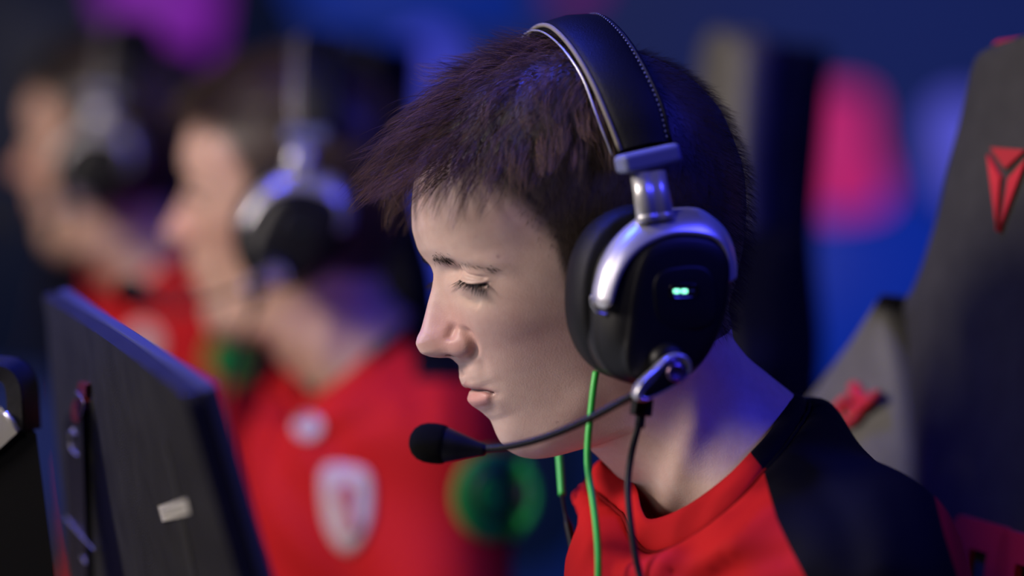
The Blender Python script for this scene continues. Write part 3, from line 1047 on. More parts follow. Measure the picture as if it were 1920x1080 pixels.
sc_ = np.array([v.co for v in sm_me.vertices]); scx, scy = proj(np.stack([(sc_ - CAM) @ Rv, (sc_ - CAM) @ Fv, (sc_ - CAM) @ Uv], -1))
attr(sm_me, 'panel', np.where(scx > np.interp(scy, [760, 882, 930], [1300, 1434, 1445]), 1.0, 0.0))
add('collar_seam', sm_me, shirt_mat('seam_fabric', 0.35), person, parent=shirt)

#%%HEADSET
# ------------------------------------------------------------------ headset
HEADSET_BASE = w_of(hp(1215, 600, 0.0))
hset = Root('headset', HEADSET_BASE, 'black and silver over-ear headset with boom microphone on the person in sharp focus', 'headset')


def side_mirror(V):
    d = (V - HOw) @ AX_S
    return V - 2 * d[..., None] * AX_S


def both(name, me, m, label=None, **kw):
    """a part on the near side and its mirror image on the far side"""
    far = me.copy()
    a = add(name, me, m, hset, label=label, **kw)
    n = len(far.vertices); co = np.empty(n * 3, np.float32); far.vertices.foreach_get('co', co)
    co = side_mirror(co.reshape(-1, 3).astype(float)).astype(np.float32)
    far.vertices.foreach_set('co', co.ravel()); far.flip_normals(); far.update()
    b = add(name, far, m, hset)
    return a, b


# headband: a padded arch, traced on the near half and mirrored
def arch(near_pts, n=60):
    """(px,py,b mm) from the near end to the apex -> whole arch in world coordinates"""
    p = np.array([hp(a, b, c / 1000.0) for a, b, c in near_pts])
    w = w_of(p)
    far = side_mirror(w)[::-1]
    if near_pts[-1][2] == 0: far = far[1:]
    return catmull(np.vstack([w, far]), n)


front_edge = arch([(1163, 282, 86), (1139, 221, 82), (1110, 154, 73), (1077, 97, 57), (1046, 60, 36), (1022, 46, 14)])
back_edge_ = arch([(1258, 265, 88), (1243, 200, 84), (1218, 142, 75), (1185, 84, 58), (1154, 47, 37), (1126, 28, 14)])
NA = len(front_edge)
up_out = np.array([(0.5 * (front_edge[i] + back_edge_[i]) - HOw) for i in range(NA)])
up_out -= np.outer(up_out @ AX_F, AX_F)
up_out /= np.linalg.norm(up_out, axis=1, keepdims=True)
prof = [(-0.02, -0.0045), (0.0, -0.002), (0.04, 0.0), (0.18, 0.0018), (0.5, 0.003), (0.82, 0.0018), (0.96, 0.0), (1.0, -0.002), (1.02, -0.0045), (0.97, -0.0095), (0.8, -0.0125), (0.5, -0.013), (0.2, -0.0125), (0.03, -0.0095)]
rings = []
for t, h_ in prof:
    rings.append(front_edge * (1 - t) + back_edge_ * t + up_out * h_)
R_ = np.asarray(rings)                      # (profile, along, 3)
me = mesh_np('headband', R_.reshape(-1, 3), grid_faces(len(prof), NA, close_r=True)); fix_normals(me)
hb = add('headband', me, M['leather'], hset, label='black leather headband pad')
pip = tube('piping', front_edge * 0.995 + back_edge_ * 0.005 - up_out * 0.0005, 0.0014, 10)
add('piping', pip, M['piping'], hset, parent=hb, label='pale piping along the front edge')
pipb = tube('rear_piping', front_edge * 0.005 + back_edge_ * 0.995 - up_out * 0.0008, 0.0013, 8)
add('piping', pipb, M['leather'], hset, parent=hb)
frame_l = arch([(1148, 292, 83), (1122, 226, 79), (1093, 148, 70), (1060, 97, 55), (1029, 67, 34), (1005, 57, 12)])
fr_me = tube('headband_frame', frame_l, 0.0006, 8)
add('headband_frame', fr_me, M['chrome'], hset, label='thin metal frame line under the pad')
# row of stitches near both long edges
for te in (0.93,):
    cs_ = front_edge * (1 - te) + back_edge_ * te + up_out * 0.0011
    fine = catmull(cs_, 260)
    vs_, fs_ = [], []
    for i in range(2, 250, 3):
        a, b = fine[i], fine[i + 1]
        d = b - a; nrm_ = up_out[min(NA - 1, int(i / 260 * NA))]
        s2 = np.cross(d, nrm_); s2 = s2 / np.linalg.norm(s2) * 0.0003
        k = len(vs_); vs_ += [a - s2, a + s2, b + s2, b - s2, a - s2 + nrm_ * 0.0005, a + s2 + nrm_ * 0.0005, b + s2 + nrm_ * 0.0005, b - s2 + nrm_ * 0.0005]
        fs_ += [[k + 4, k + 5, k + 6, k + 7], [k, k + 1, k + 5, k + 4], [k + 1, k + 2, k + 6, k + 5], [k + 2, k + 3, k + 7, k + 6], [k + 3, k, k + 4, k + 7]]
    stm = mesh_np('stitching', np.array(vs_), np.array(fs_), False)
    so = add('stitching', stm, M['cap'], hset, parent=hb); tag(so, kind='stuff')

# the ear cup has its own plane, turned a little further than the head
PSC = math.radians(21.0)
CN = np.array([math.sin(PSC), -math.cos(PSC), 0.0])
CO = hp(1205, 548, 0.074)


def cup(px, py, w):
    """pixel on the cup plane, w mm outwards"""
    return w_of(plane_pt(px, py, CO + CN * (w / 1000.0), CN))


CNw = w_of(CO + CN) - w_of(CO)


def outline(pts, w, n=96):
    c = catmull(np.array(pts, float), n, True)
    return cup(c[:, 0], c[:, 1], w)


def scaled(ring, k, dw=0.0):
    c = ring.mean(0)
    return c + (ring - c) * k + CNw * dw / 1000.0


def ell(cx, cy, rx, ry, n=96, p=2.3, rot=0.0):
    t = np.linspace(0, 2 * math.pi, n, endpoint=False)
    x = rx * np.sign(np.cos(t)) * np.abs(np.cos(t))**(2 / p); y = ry * np.sign(np.sin(t)) * np.abs(np.sin(t))**(2 / p)
    c, s_ = math.cos(rot), math.sin(rot)
    return cx + x * c - y * s_, cy + x * s_ + y * c


ex, ey = ell(1204, 550, 139, 168, rot=0.06)
cush = cup(ex, ey, 12.0)
crs = [scaled(cush, .74, -12), scaled(cush, .84, -14), scaled(cush, .93, -12), scaled(cush, .985, -6), scaled(cush, 1.0, 1), scaled(cush, .99, 7), scaled(cush, .95, 12), scaled(cush, .90, 15)]
both('ear_cushion', loft('ear_cushion', crs, cap0=True, cap1=True), M['leather'], label='black leather ear cushion')
S0 = [(1104, 520), (1099, 590), (1105, 655), (1132, 697), (1172, 717), (1220, 722), (1290, 700), (1335, 640), (1360, 560), (1364, 490), (1342, 430), (1290, 396), (1230, 391), (1168, 416), (1124, 464)]
S1 = [(1128, 530), (1120, 595), (1124, 660), (1148, 700), (1184, 719), (1230, 722), (1296, 701), (1340, 640), (1362, 562), (1366, 492), (1346, 440), (1300, 415), (1240, 414), (1184, 440), (1145, 480)]
S2 = [(1198, 490), (1183, 545), (1174, 615), (1170, 675), (1184, 708), (1226, 716), (1282, 702), (1318, 674), (1344, 625), (1361, 565), (1367, 502), (1354, 466), (1320, 447), (1268, 443), (1222, 457)]
r0 = outline(S0, 24); r1 = outline(S1, 33); r2 = outline(S2, 46)
shell_r = [scaled(r0, .90, -3), scaled(r0, .985, -1), r0, r0 * .5 + r1 * .5 + CNw * .002, r1, scaled(r1, .988, 0.4), scaled(r1, .985, 1.0), r1 * .55 + r2 * .45 + CNw * .003, r1 * .2 + r2 * .8 + CNw * .003,
           scaled(r2, 1.0, .9), scaled(r2, .975, 1.9), scaled(r2, .93, 2.6), scaled(r2, .80, 3.1), scaled(r2, .5, 3.6), scaled(r2, .2, 3.8)]
cupo, cupf = both('ear_cup', loft('ear_cup', shell_r, cap0=False), M['black'], label='black plastic ear cup')
# touch plate line on the cup face
ex, ey = ell(1285, 560, 60, 62, rot=-0.1, p=3.2)
pl = [scaled(cup(ex, ey, 48.6), 1, 0), scaled(cup(ex, ey, 49.6), .985, 0), scaled(cup(ex, ey, 49.6), .9, .2), scaled(cup(ex, ey, 49.6), .4, .5)]
add('face_plate', loft('face_plate', pl, cap0=False), M['black'], hset, parent=cupo)
# indicator: a recessed pill with two lit bars and one unlit
ex, ey = ell(1283, 545.5, 27, 14, p=4, rot=-0.02)
pill = cup(ex, ey, 50.2)
add('indicator_window', loft('indicator_window', [pill, scaled(pill, 1.0, .5), scaled(pill, .93, .8), scaled(pill, .90, .6), scaled(pill, .5, .6)], cap0=False), M['gloss'], hset, parent=cupo)
for k, (cx, lit) in enumerate(((1268.5, 1), (1283, 1), (1297, 0))):
    ex, ey = ell(cx, 546, 5.6 if lit else 5, 3.7 if lit else 2, n=24, p=4)
    rg = cup(ex, ey, 50.8)
    add('indicator_light', loft('indicator_light', [rg, scaled(rg, 1, .25), scaled(rg, .8, .4)], cap0=False), M['led'] if lit else M['led_off'], hset, parent=cupo, label='lit green indicator bar' if lit else 'unlit indicator bar')

# metal yoke hugging the cup
yo = [(1111, 552), (1114, 533), (1125, 494), (1149, 451), (1188, 413), (1225, 398), (1265, 390), (1308, 391), (1340, 413), (1361, 447), (1370, 482), (1372, 510)]
yi = [(1148, 566), (1156, 538), (1169, 507), (1190, 478), (1220, 456), (1265, 441), (1318, 443), (1347, 454), (1361, 474), (1366, 494), (1368, 512), (1367, 530)]
YO = catmull(np.array(yo, float), 70); YI = catmull(np.array(yi, float), 70)
wo, wi = 31.0, 47.5
A3 = cup(YO[:, 0], YO[:, 1], wo); B3 = cup(YI[:, 0], YI[:, 1], wi)
tg = np.gradient(0.5 * (A3 + B3), axis=0)
ny_ = np.cross(tg, B3 - A3); ny_ /= np.linalg.norm(ny_, axis=1, keepdims=True)
if ny_[35] @ CNw < 0: ny_ = -ny_
rings = []
for t, h_ in ((0, 0), (.06, .0012), (.3, .0034), (.6, .0034), (.92, .0014), (1, 0), (.92, -.0014), (.5, -.0014), (.08, -.0014)):
    rings.append(A3 * (1 - t) + B3 * t + ny_ * h_)
Yr = np.asarray(rings).transpose(1, 0, 2)          # along, profile
mid0 = Yr[0].mean(0); dir0 = (Yr[0].mean(0) - Yr[3].mean(0)); dir0 /= np.linalg.norm(dir0)
ends = [mid0 + (Yr[0] - mid0) * k + dir0 * d_ for k, d_ in ((.30, .0052), (.62, .0044), (.84, .0028), (.95, .0013))]
both('yoke', loft('yoke', ends + list(Yr)), M['chrome'], label='curved brushed metal yoke')
# slot in the cup under the yoke tip
tipc = catmull(np.array([(1109, 556), (1111, 572), (1122, 586), (1138, 588), (1146, 578)], float), 24)
add('yoke_slot', tube('yoke_slot', cup(tipc[:, 0], tipc[:, 1], 37.5), 0.0008, 8), M['chrome_dark'], hset, parent=cupo)
# stem between yoke and end cap
st_b = cup(1227, 404, 38); st_t = cup(1213, 318, 34)
ax_st = st_t - st_b; Ls = np.linalg.norm(ax_st); ax_st /= Ls
sd = np.cross(ax_st, CNw); sd /= np.linalg.norm(sd)
if sd @ Rv < 0: sd = -sd
nn = np.cross(sd, ax_st); nn = nn if nn @ CNw > 0 else -nn


def stem_ring(c, hw, dp):
    t = np.linspace(0, 2 * math.pi, 40, endpoint=False)
    x = np.sign(np.cos(t)) * np.abs(np.cos(t))**.75 * hw; y = np.where(np.sin(t) > 0, np.abs(np.sin(t))**.8 * dp, -np.abs(np.sin(t))**.8 * dp * .5)
    # a lengthwise channel on the outer side
    y = y - np.where(np.sin(t) > 0, np.exp(-((x + .1 * hw) / (.17 * hw))**2) * dp * .28, 0)
    return c + x[:, None] * sd + y[:, None] * nn


rs = [stem_ring(st_b + ax_st * (Ls * u - .004), hw, dp) for u, hw, dp in ((0, .0112, .0075), (.12, .0108, .0072), (.155, .0108, .0072), (.165, .0103, .0067), (.175, .0103, .0067), (.185, .0104, .0070), (.6, .0101, .0068), (1.08, .0098, .0066))]
stem_o, _ = both('slider', loft('slider', rs), M['chrome'], label='metal slider stem')
# end cap of the band
cc = [np.array(p, float) for p in ((1156, 292), (1263, 268), (1271, 303), (1163, 328))]
q = np.array([cup(p[0], p[1], 33) for p in cc])
cC = q.mean(0); ux = (q[1] + q[2] - q[0] - q[3]) / 4; uy = (q[0] + q[1] - q[2] - q[3]) / 4
hx, hy_ = np.linalg.norm(ux), np.linalg.norm(uy)
ux /= hx; uy = uy - (uy @ ux) * ux; uy /= np.linalg.norm(uy)
uz = np.cross(ux, uy); uz = uz if uz @ CNw > 0 else -uz
both('end_cap', box_mesh('end_cap', cC + uz * 0.001, (ux, uy, uz), (hx, hy_, 0.0075), 0.0028, 4), M['cap'], label='grey end cap of the headband, tinted blue as lit')

# microphone: pivot, lozenge mount, knob, gooseneck, capsule with foam
t = ell(1246, 676, 34, 33, n=48, p=2)
hubr = cup(t[0], t[1], 47)
add('mic_pivot', loft('mic_pivot', [hubr, scaled(hubr, 1, 4), scaled(hubr, .93, 7), scaled(hubr, .75, 9), scaled(hubr, .4, 9.6)], cap0=False), M['black'], hset)
LZ = [(1190, 738), (1197, 722), (1211, 707), (1232, 688), (1248, 671), (1266, 662), (1284, 665), (1295, 677), (1296, 693), (1287, 709), (1266, 725), (1240, 740), (1217, 750), (1203, 753), (1192, 748)]
lz = outline(LZ, 62, 80)
mount = add('mic_mount', loft('mic_mount', [scaled(lz, .86, -9), scaled(lz, .95, -6), scaled(lz, 1.0, -2), scaled(lz, .985, .5), scaled(lz, .93, 1.6), scaled(lz, .86, 1.5), scaled(lz, .83, .6), scaled(lz, .3, .6)]), M['chrome_dark'], hset, label='silver rimmed microphone mount')
LI = [(1203, 741), (1210, 730), (1226, 714), (1242, 694), (1256, 681), (1272, 677), (1286, 685), (1289, 698), (1280, 711), (1258, 725), (1235, 737), (1214, 746)]
li = outline(LI, 62.6, 64)
add('mount_inlay', loft('mount_inlay', [scaled(li, 1, -1), scaled(li, 1, .3), scaled(li, .9, .8), scaled(li, .4, 1.0)], cap0=False), M['gloss'], hset, parent=mount)
t = ell(1267, 699, 17.5, 17, n=48, p=2)
kb = cup(t[0], t[1], 63.2)
add('mount_knob', loft('mount_knob', [kb, scaled(kb, 1, .8), scaled(kb, .94, 1.5), scaled(kb, .8, 1.5), scaled(kb, .5, 1.1), scaled(kb, .15, .8)], cap0=False), mat('anodised_knob', (0.62, 0.40, 0.62), 0.3, metal=1.0), hset, parent=mount, label='round metal knob')
boom_px = [(1196, 737, 128), (1188, 741, 127), (1147, 763, 120), (1107, 784, 112), (1066, 803, 104), (1025, 819, 97), (984, 831, 90), (944, 839, 83), (905, 842, 76)]
bp_ = catmull(np.array([w_of(hp(a, b, c / 1000.)) for a, b, c in boom_px]), 300)
Lb = np.concatenate([[0], np.cumsum(np.linalg.norm(np.diff(bp_, axis=0), axis=1))])
rb = 0.00205 + 0.00022 * np.sin(Lb / 0.0021 * 2 * math.pi)
add('mic_boom', tube('mic_boom', bp_, rb, 14), M['black'], hset, label='black ribbed gooseneck boom')
m0 = w_of(hp(908, 843, 0.0765)); m1 = w_of(hp(768, 826, 0.058))


def lathe(name, p0, p1, prof_, seg=40):
    p0 = np.asarray(p0); p1 = np.asarray(p1)
    ax = p1 - p0; T, N, B = frames(np.array([p0, p1]))
    th = np.linspace(0, 2 * math.pi, seg, endpoint=False)
    rings = [p0 + ax * u + r * (np.cos(th)[:, None] * N[0] + np.sin(th)[:, None] * B[0]) for u, r in prof_]
    return loft(name, rings)


mic = add('microphone', lathe('microphone', m0, m1, [(-.03, .0024), (0, .0034), (.02, .0036), (.06, .0038), (.3, .0069), (.5, .0095), (.53, .0096), (.54, .0088), (.56, .0085)]), M['cord'], hset, label='tapered microphone capsule')
sharp(mic, 40)
add('foam_windscreen', lathe('foam_windscreen', m0, m1, [(.50, .0088), (.52, .0102), (.58, .0108), (.68, .0110), (.78, .0107), (.87, .0095), (.94, .0072), (.985, .004), (1.0, .001)]), M['foam'], hset, parent=mic)
shirt_bvh = BVHTree.FromPolygons([Vector(v) for v in w_of(sv)], [tuple(int(i) for i in q) for q in sf])


def over_cloth(path, gap):
    out = np.array(path)
    for i, p in enumerate(out):
        d = Vector(p - CAM); L = d.length; d.normalize()
        h = shirt_bvh.ray_cast(Vector(CAM), d)
        if h[0] is not None and h[3] - gap < L: out[i] = CAM + np.array(d) * (h[3] - gap)
    k = np.ones(9) / 9
    pad = np.pad(out, ((4, 4), (0, 0)), mode='edge')
    sm = np.stack([np.convolve(pad[:, j], k, 'valid') for j in range(3)], -1)
    return sm


# cable plug and cable of the headset
plug_a = cup(1206, 735, 40); plug_b = cup(1200, 792, 40)
pa = plug_b - plug_a; Lp = np.linalg.norm(pa); pa /= Lp
sx_ = np.cross(pa, CNw); sx_ /= np.linalg.norm(sx_)
plug = add('cable_plug', box_mesh('cable_plug', (plug_a * .58 + plug_b * .42), (sx_, pa, np.cross(sx_, pa)), (0.0052, Lp * .36, 0.0036), 0.0009), M['cord'], hset)
add('strain_relief', tube('strain_relief', catmull(np.array([plug_a * .3 + plug_b * .7, plug_a * .1 + plug_b * .9, plug_b + pa * .003]), 8), 0.0027, 12), M['cord'], hset, parent=plug)
cab = [(1201, 785, 108), (1197, 800, 108), (1188, 831, 107), (1179, 880, 108), (1177, 925, 112), (1183, 986, 118), (1191, 1039, 122), (1201, 1085, 125), (1225, 1180, 128), (1230, 1300, 120)]
add('headset_cable', tube('headset_cable', over_cloth(catmull(np.array([w_of(hp(a, b, c / 1000.)) for a, b, c in cab]), 90), 0.006), 0.0019, 12), M['cord'], hset, label='thin black cable from the ear cup')

# in-ear phone cord: green flat cable on the near side, green and black on the far side
gc = [(1119, 690, 78), (1113, 722, 80), (1109, 765, 82), (1104, 803, 84), (1101.5, 844, 86), (1102, 884, 89), (1110, 925, 94), (1118, 986, 100), (1122, 1039, 104), (1122, 1090, 106), (1120, 1200, 104), (1112, 1320, 96)]
o = add('earphone_cord', tube('earphone_cord', over_cloth(catmull(np.array([w_of(hp(a, b, c / 1000.)) for a, b, c in gc]), 90), 0.005), 0.0019, 12), M['green'])
tag(o, 'bright green flat cord hanging unbroken from under the sharp ear cup', 'cord', 'earphone cords')
ec = Root('earphone_cord', w_of(hp(1078, 1080, -0.02)), 'green cord with a black inline control hanging behind the jaw', 'cord', 'earphone cords')
g2 = [(1040, 790, -62), (1044, 820, -58), (1048, 850, -54), (1051, 890, -48), (1053.5, 928, -42)]
add('cord', tube('cord', catmull(np.array([w_of(hp(a, b, c / 1000.)) for a, b, c in g2]), 40), 0.0021, 12), M['green'], ec)
g3 = [(1053.5, 926, -42), (1056, 945, -40), (1060, 965, -38), (1066, 986, -35), (1073, 1020, -30), (1078, 1050, -26)]
p3 = catmull(np.array([w_of(hp(a, b, c / 1000.)) for a, b, c in g3]), 50)
u3 = np.linspace(0, 1, 50)
add('inline_control', tube('inline_control', p3, 0.0012 + 0.0022 * smooth01(u3, .28, .5) - 0.0005 * smooth01(u3, .93, 1), 12, flat=0.7), M['cord'], ec, label='black inline remote')
g4 = [(1078, 1048, -26), (1079, 1075, -23), (1078, 1130, -18), (1070, 1300, -10)]
add('cord', tube('cord', catmull(np.array([w_of(hp(a, b, c / 1000.)) for a, b, c in g4]), 30), 0.0019, 12), M['green'], ec)

#%%SET
# ------------------------------------------------------------------ LED wall, floor
WALL_D = 5.4
wall_y = WALL_D


def wall_pt(px, py, off=0.0):
    """camera pixel -> point on the vertical LED wall"""
    px = np.asarray(px, float); py = np.asarray(py, float)
    d = W(px, py, 1.0) - CAM
    return CAM + d * ((wall_y - off - CAM[1]) / d[..., 1:2])


def led_mat(name, cols, scale, estr=1.0):
    m = bpy.data.materials.new(name); m.use_nodes = True
    nt = m.node_tree; b = nt.nodes['Principled BSDF']
    b.inputs['Base Color'].default_value = (0.01, 0.01, 0.01, 1); b.inputs['Roughness'].default_value = 0.6
    tc = nt.nodes.new('ShaderNodeTexCoord')
    n = nt.nodes.new('ShaderNodeTexNoise'); n.inputs['Scale'].default_value = scale; n.inputs['Detail'].default_value = 1.5
    nt.links.new(tc.outputs['Object'], n.inputs['Vector'])
    r = nt.nodes.new('ShaderNodeValToRGB')
    r.color_ramp.elements[0].position = 0.32; r.color_ramp.elements[1].position = 0.68
    r.color_ramp.elements[0].color = (*cols[0], 1); r.color_ramp.elements[1].color = (*cols[1], 1)
    nt.links.new(n.outputs['Fac'], r.inputs['Fac'])
    nt.links.new(r.outputs['Color'], b.inputs['Emission Color'])
    b.inputs['Emission Strength'].default_value = estr
    return m


led_blue = led_mat('led_screen_blue', ((0.0012, 0.007, 0.055), (0.0008, 0.011, 0.11)), 0.55)
wall = add('wall_back', box_mesh('wall_back', (0, wall_y + 0.06, 1.6), np.eye(3), (4.5, 0.06, 1.6), 0.0), led_blue)
tag(wall, kind='structure')


def graphic(pts, col, estr, thick=0.012, label=None):
    c = catmull(np.array(pts, float), 48, True)
    a = wall_pt(c[:, 0], c[:, 1], 0.0); b = wall_pt(c[:, 0], c[:, 1], thick)
    o = add('screen_graphic', loft('screen_graphic', [a, b], cap0=False), mat('led_graphic', (0.01, 0.01, 0.01), 0.6, emit=col, estr=estr))
    o.parent = wall
    if label: o['label'] = label


graphic([(190, -60), (395, -60), (410, 40), (385, 110), (290, 130), (215, 60)], (0.17, 0.012, 0.30), 1.0, label='purple glowing shape')
graphic([(1480, 175), (1560, 165), (1630, 180), (1640, 260), (1665, 370), (1600, 400), (1520, 390), (1490, 290)], (0.50, 0.018, 0.16), 0.95, label='pink glowing shape')
graphic([(735, 110), (790, 65), (850, 90), (860, 200), (800, 300), (740, 250)], (0.07, 0.075, 0.75), 0.9, label='pale blue glowing shape')
graphic([(730, 330), (800, 300), (900, 360), (900, 560), (820, 580), (760, 520), (725, 450)], (0.06, 0.09, 1.0), 1.1, label='bright blue glowing shape')
graphic([(1745, 215), (1800, 180), (1850, 220), (1850, 330), (1800, 385), (1755, 330)], (0.10, 0.10, 0.70), 0.95, label='lavender glowing shape')
graphic([(1050, -40), (1130, -50), (1110, 5), (1040, 8)], (0.20, 0.01, 0.22), 0.6, label='small magenta glowing shape')
graphic([(1440, 330), (1600, 300), (1800, 420), (1850, 600), (1640, 760), (1450, 720), (1400, 520)], (0.001, 0.020, 0.30), 1.0, 0.006, label='royal blue glowing shape')
graphic([(540, -80), (800, -60), (1000, -30), (960, 60), (760, 70), (600, 60)], (0.001, 0.018, 0.22), 1.0, 0.006, label='mid blue glowing shape')
graphic([(-200, -200), (160, -150), (520, -120), (560, 200), (520, 520), (200, 700), (-150, 600)], (0.0008, 0.003, 0.014), 1.0, 0.004, label='dark navy area')
graphic([(700, 640), (1000, 620), (1120, 800), (1080, 1050), (800, 1100), (680, 900)], (0.001, 0.004, 0.02), 1.0, 0.004, label='dark lower area')
fl = add('floor', box_mesh('floor', (0, 2.6, -0.03), np.eye(3), (4.5, 3.6, 0.03)), M['floor']); tag(fl, kind='structure')

# ------------------------------------------------------------------ gaming chair
THC = math.radians(24.0)
cn_v = np.array([-math.cos(THC), -math.sin(THC), 0.0])
far_v = np.array([-math.sin(THC), math.cos(THC), 0.0])
REC = math.radians(7.0)
zax = np.array([0.0, 0.0, 1.0])
cn_w = np.array([cn_v[0], cn_v[1], 0.0]); far_w = np.array([far_v[0], far_v[1], 0.0])
cv_w = zax * math.cos(REC) - cn_w * math.sin(REC)          # up along the backrest
cf_w = cn_w * math.cos(REC) + zax * math.sin(REC)          # front normal of the backrest
C0 = W(1885, 350, 1.80) - cf_w * 0.0165


def chair_uv(px, py, n=0.0):
    d = W(np.asarray(px, float), np.asarray(py, float), 1.0) - CAM
    t = ((C0 + cf_w * n - CAM) @ cf_w) / (d @ cf_w)
    p = CAM + d * t[..., None] - C0 - cf_w * n
    return p @ far_w, p @ cv_w


def cpt(u, v, n):
    u = np.asarray(u, float)[..., None]; v = np.asarray(v, float)[..., None]; n = np.asarray(n, float)[..., None]
    return C0 + u * far_w + v * cv_w + n * cf_w


tr = np.array([(1885, 72), (1872, 75), (1852, 92), (1836, 130), (1815, 220), (1790, 312), (1762, 425), (1738, 500), (1716, 552), (1692, 582), (1645, 642), (1590, 708), (1548, 760), (1515, 830), (1505, 1000), (1530, 1180), (1590, 1500)], float)
tu, tv = chair_uv(tr[:, 0], tr[:, 1]); tu[0] = 0
sm_ = np.array([(1716, 552), (1701, 566), (1708, 610), (1716, 680), (1724, 760), (1731, 850), (1734, 930), (1740, 1080), (1760, 1500)], float)
su, sv_ = chair_uv(sm_[:, 0], sm_[:, 1])
o_t = np.argsort(tv); o_s = np.argsort(sv_)
vt_ = np.linspace(tv.min(), tv.max(), 90)
hw_ = np.interp(vt_, tv[o_t], tu[o_t])
pw_ = np.where(vt_ > sv_.max(), hw_, np.interp(vt_, sv_[o_s], su[o_s]))
chair = Root('gaming_chair', np.array([C0[0] - 0.1, C0[1], 0.0]), 'grey gaming chair with red lettering behind the person in sharp focus', 'chair', 'gaming chairs')


def pad_strip(name, v, ua, ub, n0a, n0b, thick, bulge, rad=0.012, nseg=14):
    """padded strip between lateral bounds ua(v) < ub(v); n0 = offset of each side"""
    rings = []
    th = np.linspace(0, math.pi, nseg)
    for i in range(len(v)):
        m, h = 0.5 * (ua[i] + ub[i]), 0.5 * (ub[i] - ua[i])
        x = -np.cos(th) * h
        k = -np.cos(th)
        prof_ = np.clip(1 - np.abs(k)**5, 0, 1)**.5
        slope = n0a[i] + (n0b[i] - n0a[i]) * (k + 1) / 2
        front = cpt(m + x, np.full(nseg, v[i]), slope + prof_ * bulge)
        back = cpt(m + x[::-1], np.full(nseg, v[i]), slope[::-1] - thick * prof_[::-1] - 0.001)
        rings.append(np.vstack([front, back]))
    return loft(name, rings)


zr = np.zeros_like(vt_)
headcut = vt_ > vt_[0]
ends_ = np.clip((vt_.max() - vt_) / 0.012, 0, 1)**.5
back_p = add('backrest', pad_strip('backrest', vt_, -pw_ * (0.25 + 0.75 * ends_), pw_ * (0.25 + 0.75 * ends_), zr, zr, 0.03, 0.016 * 1.0), M['chair'], chair, label='dark grey padded centre panel')
wm = vt_ < sv_.max() - 0.002
vw = vt_[wm]
for sg in (1, -1):
    a_in, a_out = sg * (pw_[wm] + 0.001), sg * hw_[wm]
    lo_, hi_ = (a_in, a_out) if sg > 0 else (a_out, a_in)
    n_in, n_out = np.full(len(vw), 0.0), np.full(len(vw), 0.0) + 0.012
    wing = add('side_wing', pad_strip('side_wing', vw, lo_, hi_, n_in if sg > 0 else n_out, n_out if sg > 0 else n_in, 0.05, 0.014), M['chair_lit'], chair, label='grey side wing, lit tone painted in')
    if sg > 0: wing_far = wing
# dark shell behind the padding
sh_hw = np.maximum(np.where(vt_ > sv_.max() - .12, np.minimum(hw_, pw_.max() * 0 + hw_) - .022, hw_ - .012), 0.01)
add('back_shell', pad_strip('back_shell', vt_[:-1], -sh_hw[:-1], sh_hw[:-1], zr[:-1] - .024, zr[:-1] - .024, 0.06, 0.006), M['chair_back'], chair, label='dark shell of the backrest')
# red edge piping at the top
top_m = vt_ > tv[4]
pu = np.concatenate([-hw_[top_m], hw_[top_m][::-1]]); pv = np.concatenate([vt_[top_m], vt_[top_m][::-1]])
add('edge_piping', tube('edge_piping', cpt(pu, pv + 0.002, np.full(len(pu), -0.006)), 0.003, 8), M['chair_red2'], chair, parent=back_p)


def emboss(polys, mats, base, h=0.0035, parent=None, name='emblem_piece'):
    for pts, m_ in zip(polys, mats):
        p = np.asarray(pts, float)
        n = len(p)
        lo_r = cpt(p[:, 0], p[:, 1], np.full(n, base)); c = p.mean(0); q = c + (p - c) * 0.93
        hi_r = cpt(q[:, 0], q[:, 1], np.full(n, base + h))
        me_ = loft(name, [lo_r, hi_r], cap0=False, smooth=False)
        add(name, me_, m_, chair, parent=parent)


def uv(pts, n=0.0165):
    p = np.array(pts, float); a, b = chair_uv(p[:, 0], p[:, 1], n); return np.stack([a, b], -1)


Lk = uv([(1854, 286), (1880, 331), (1881, 438), (1873, 438)])
Lk[1:3, 0] = np.maximum(Lk[1:3, 0], 0.0018)
Rk = Lk * np.array([-1, 1])
Tp = uv([(1859, 276), (1884, 318)]); Tp = np.array([Tp[0], [0, Tp[1][1]], [-Tp[0][0], Tp[0][1]]])
emboss([Tp, Lk, Rk[::-1]], [M['chair_red2'], M['chair_red'], M['chair_red']], 0.015, parent=back_p)


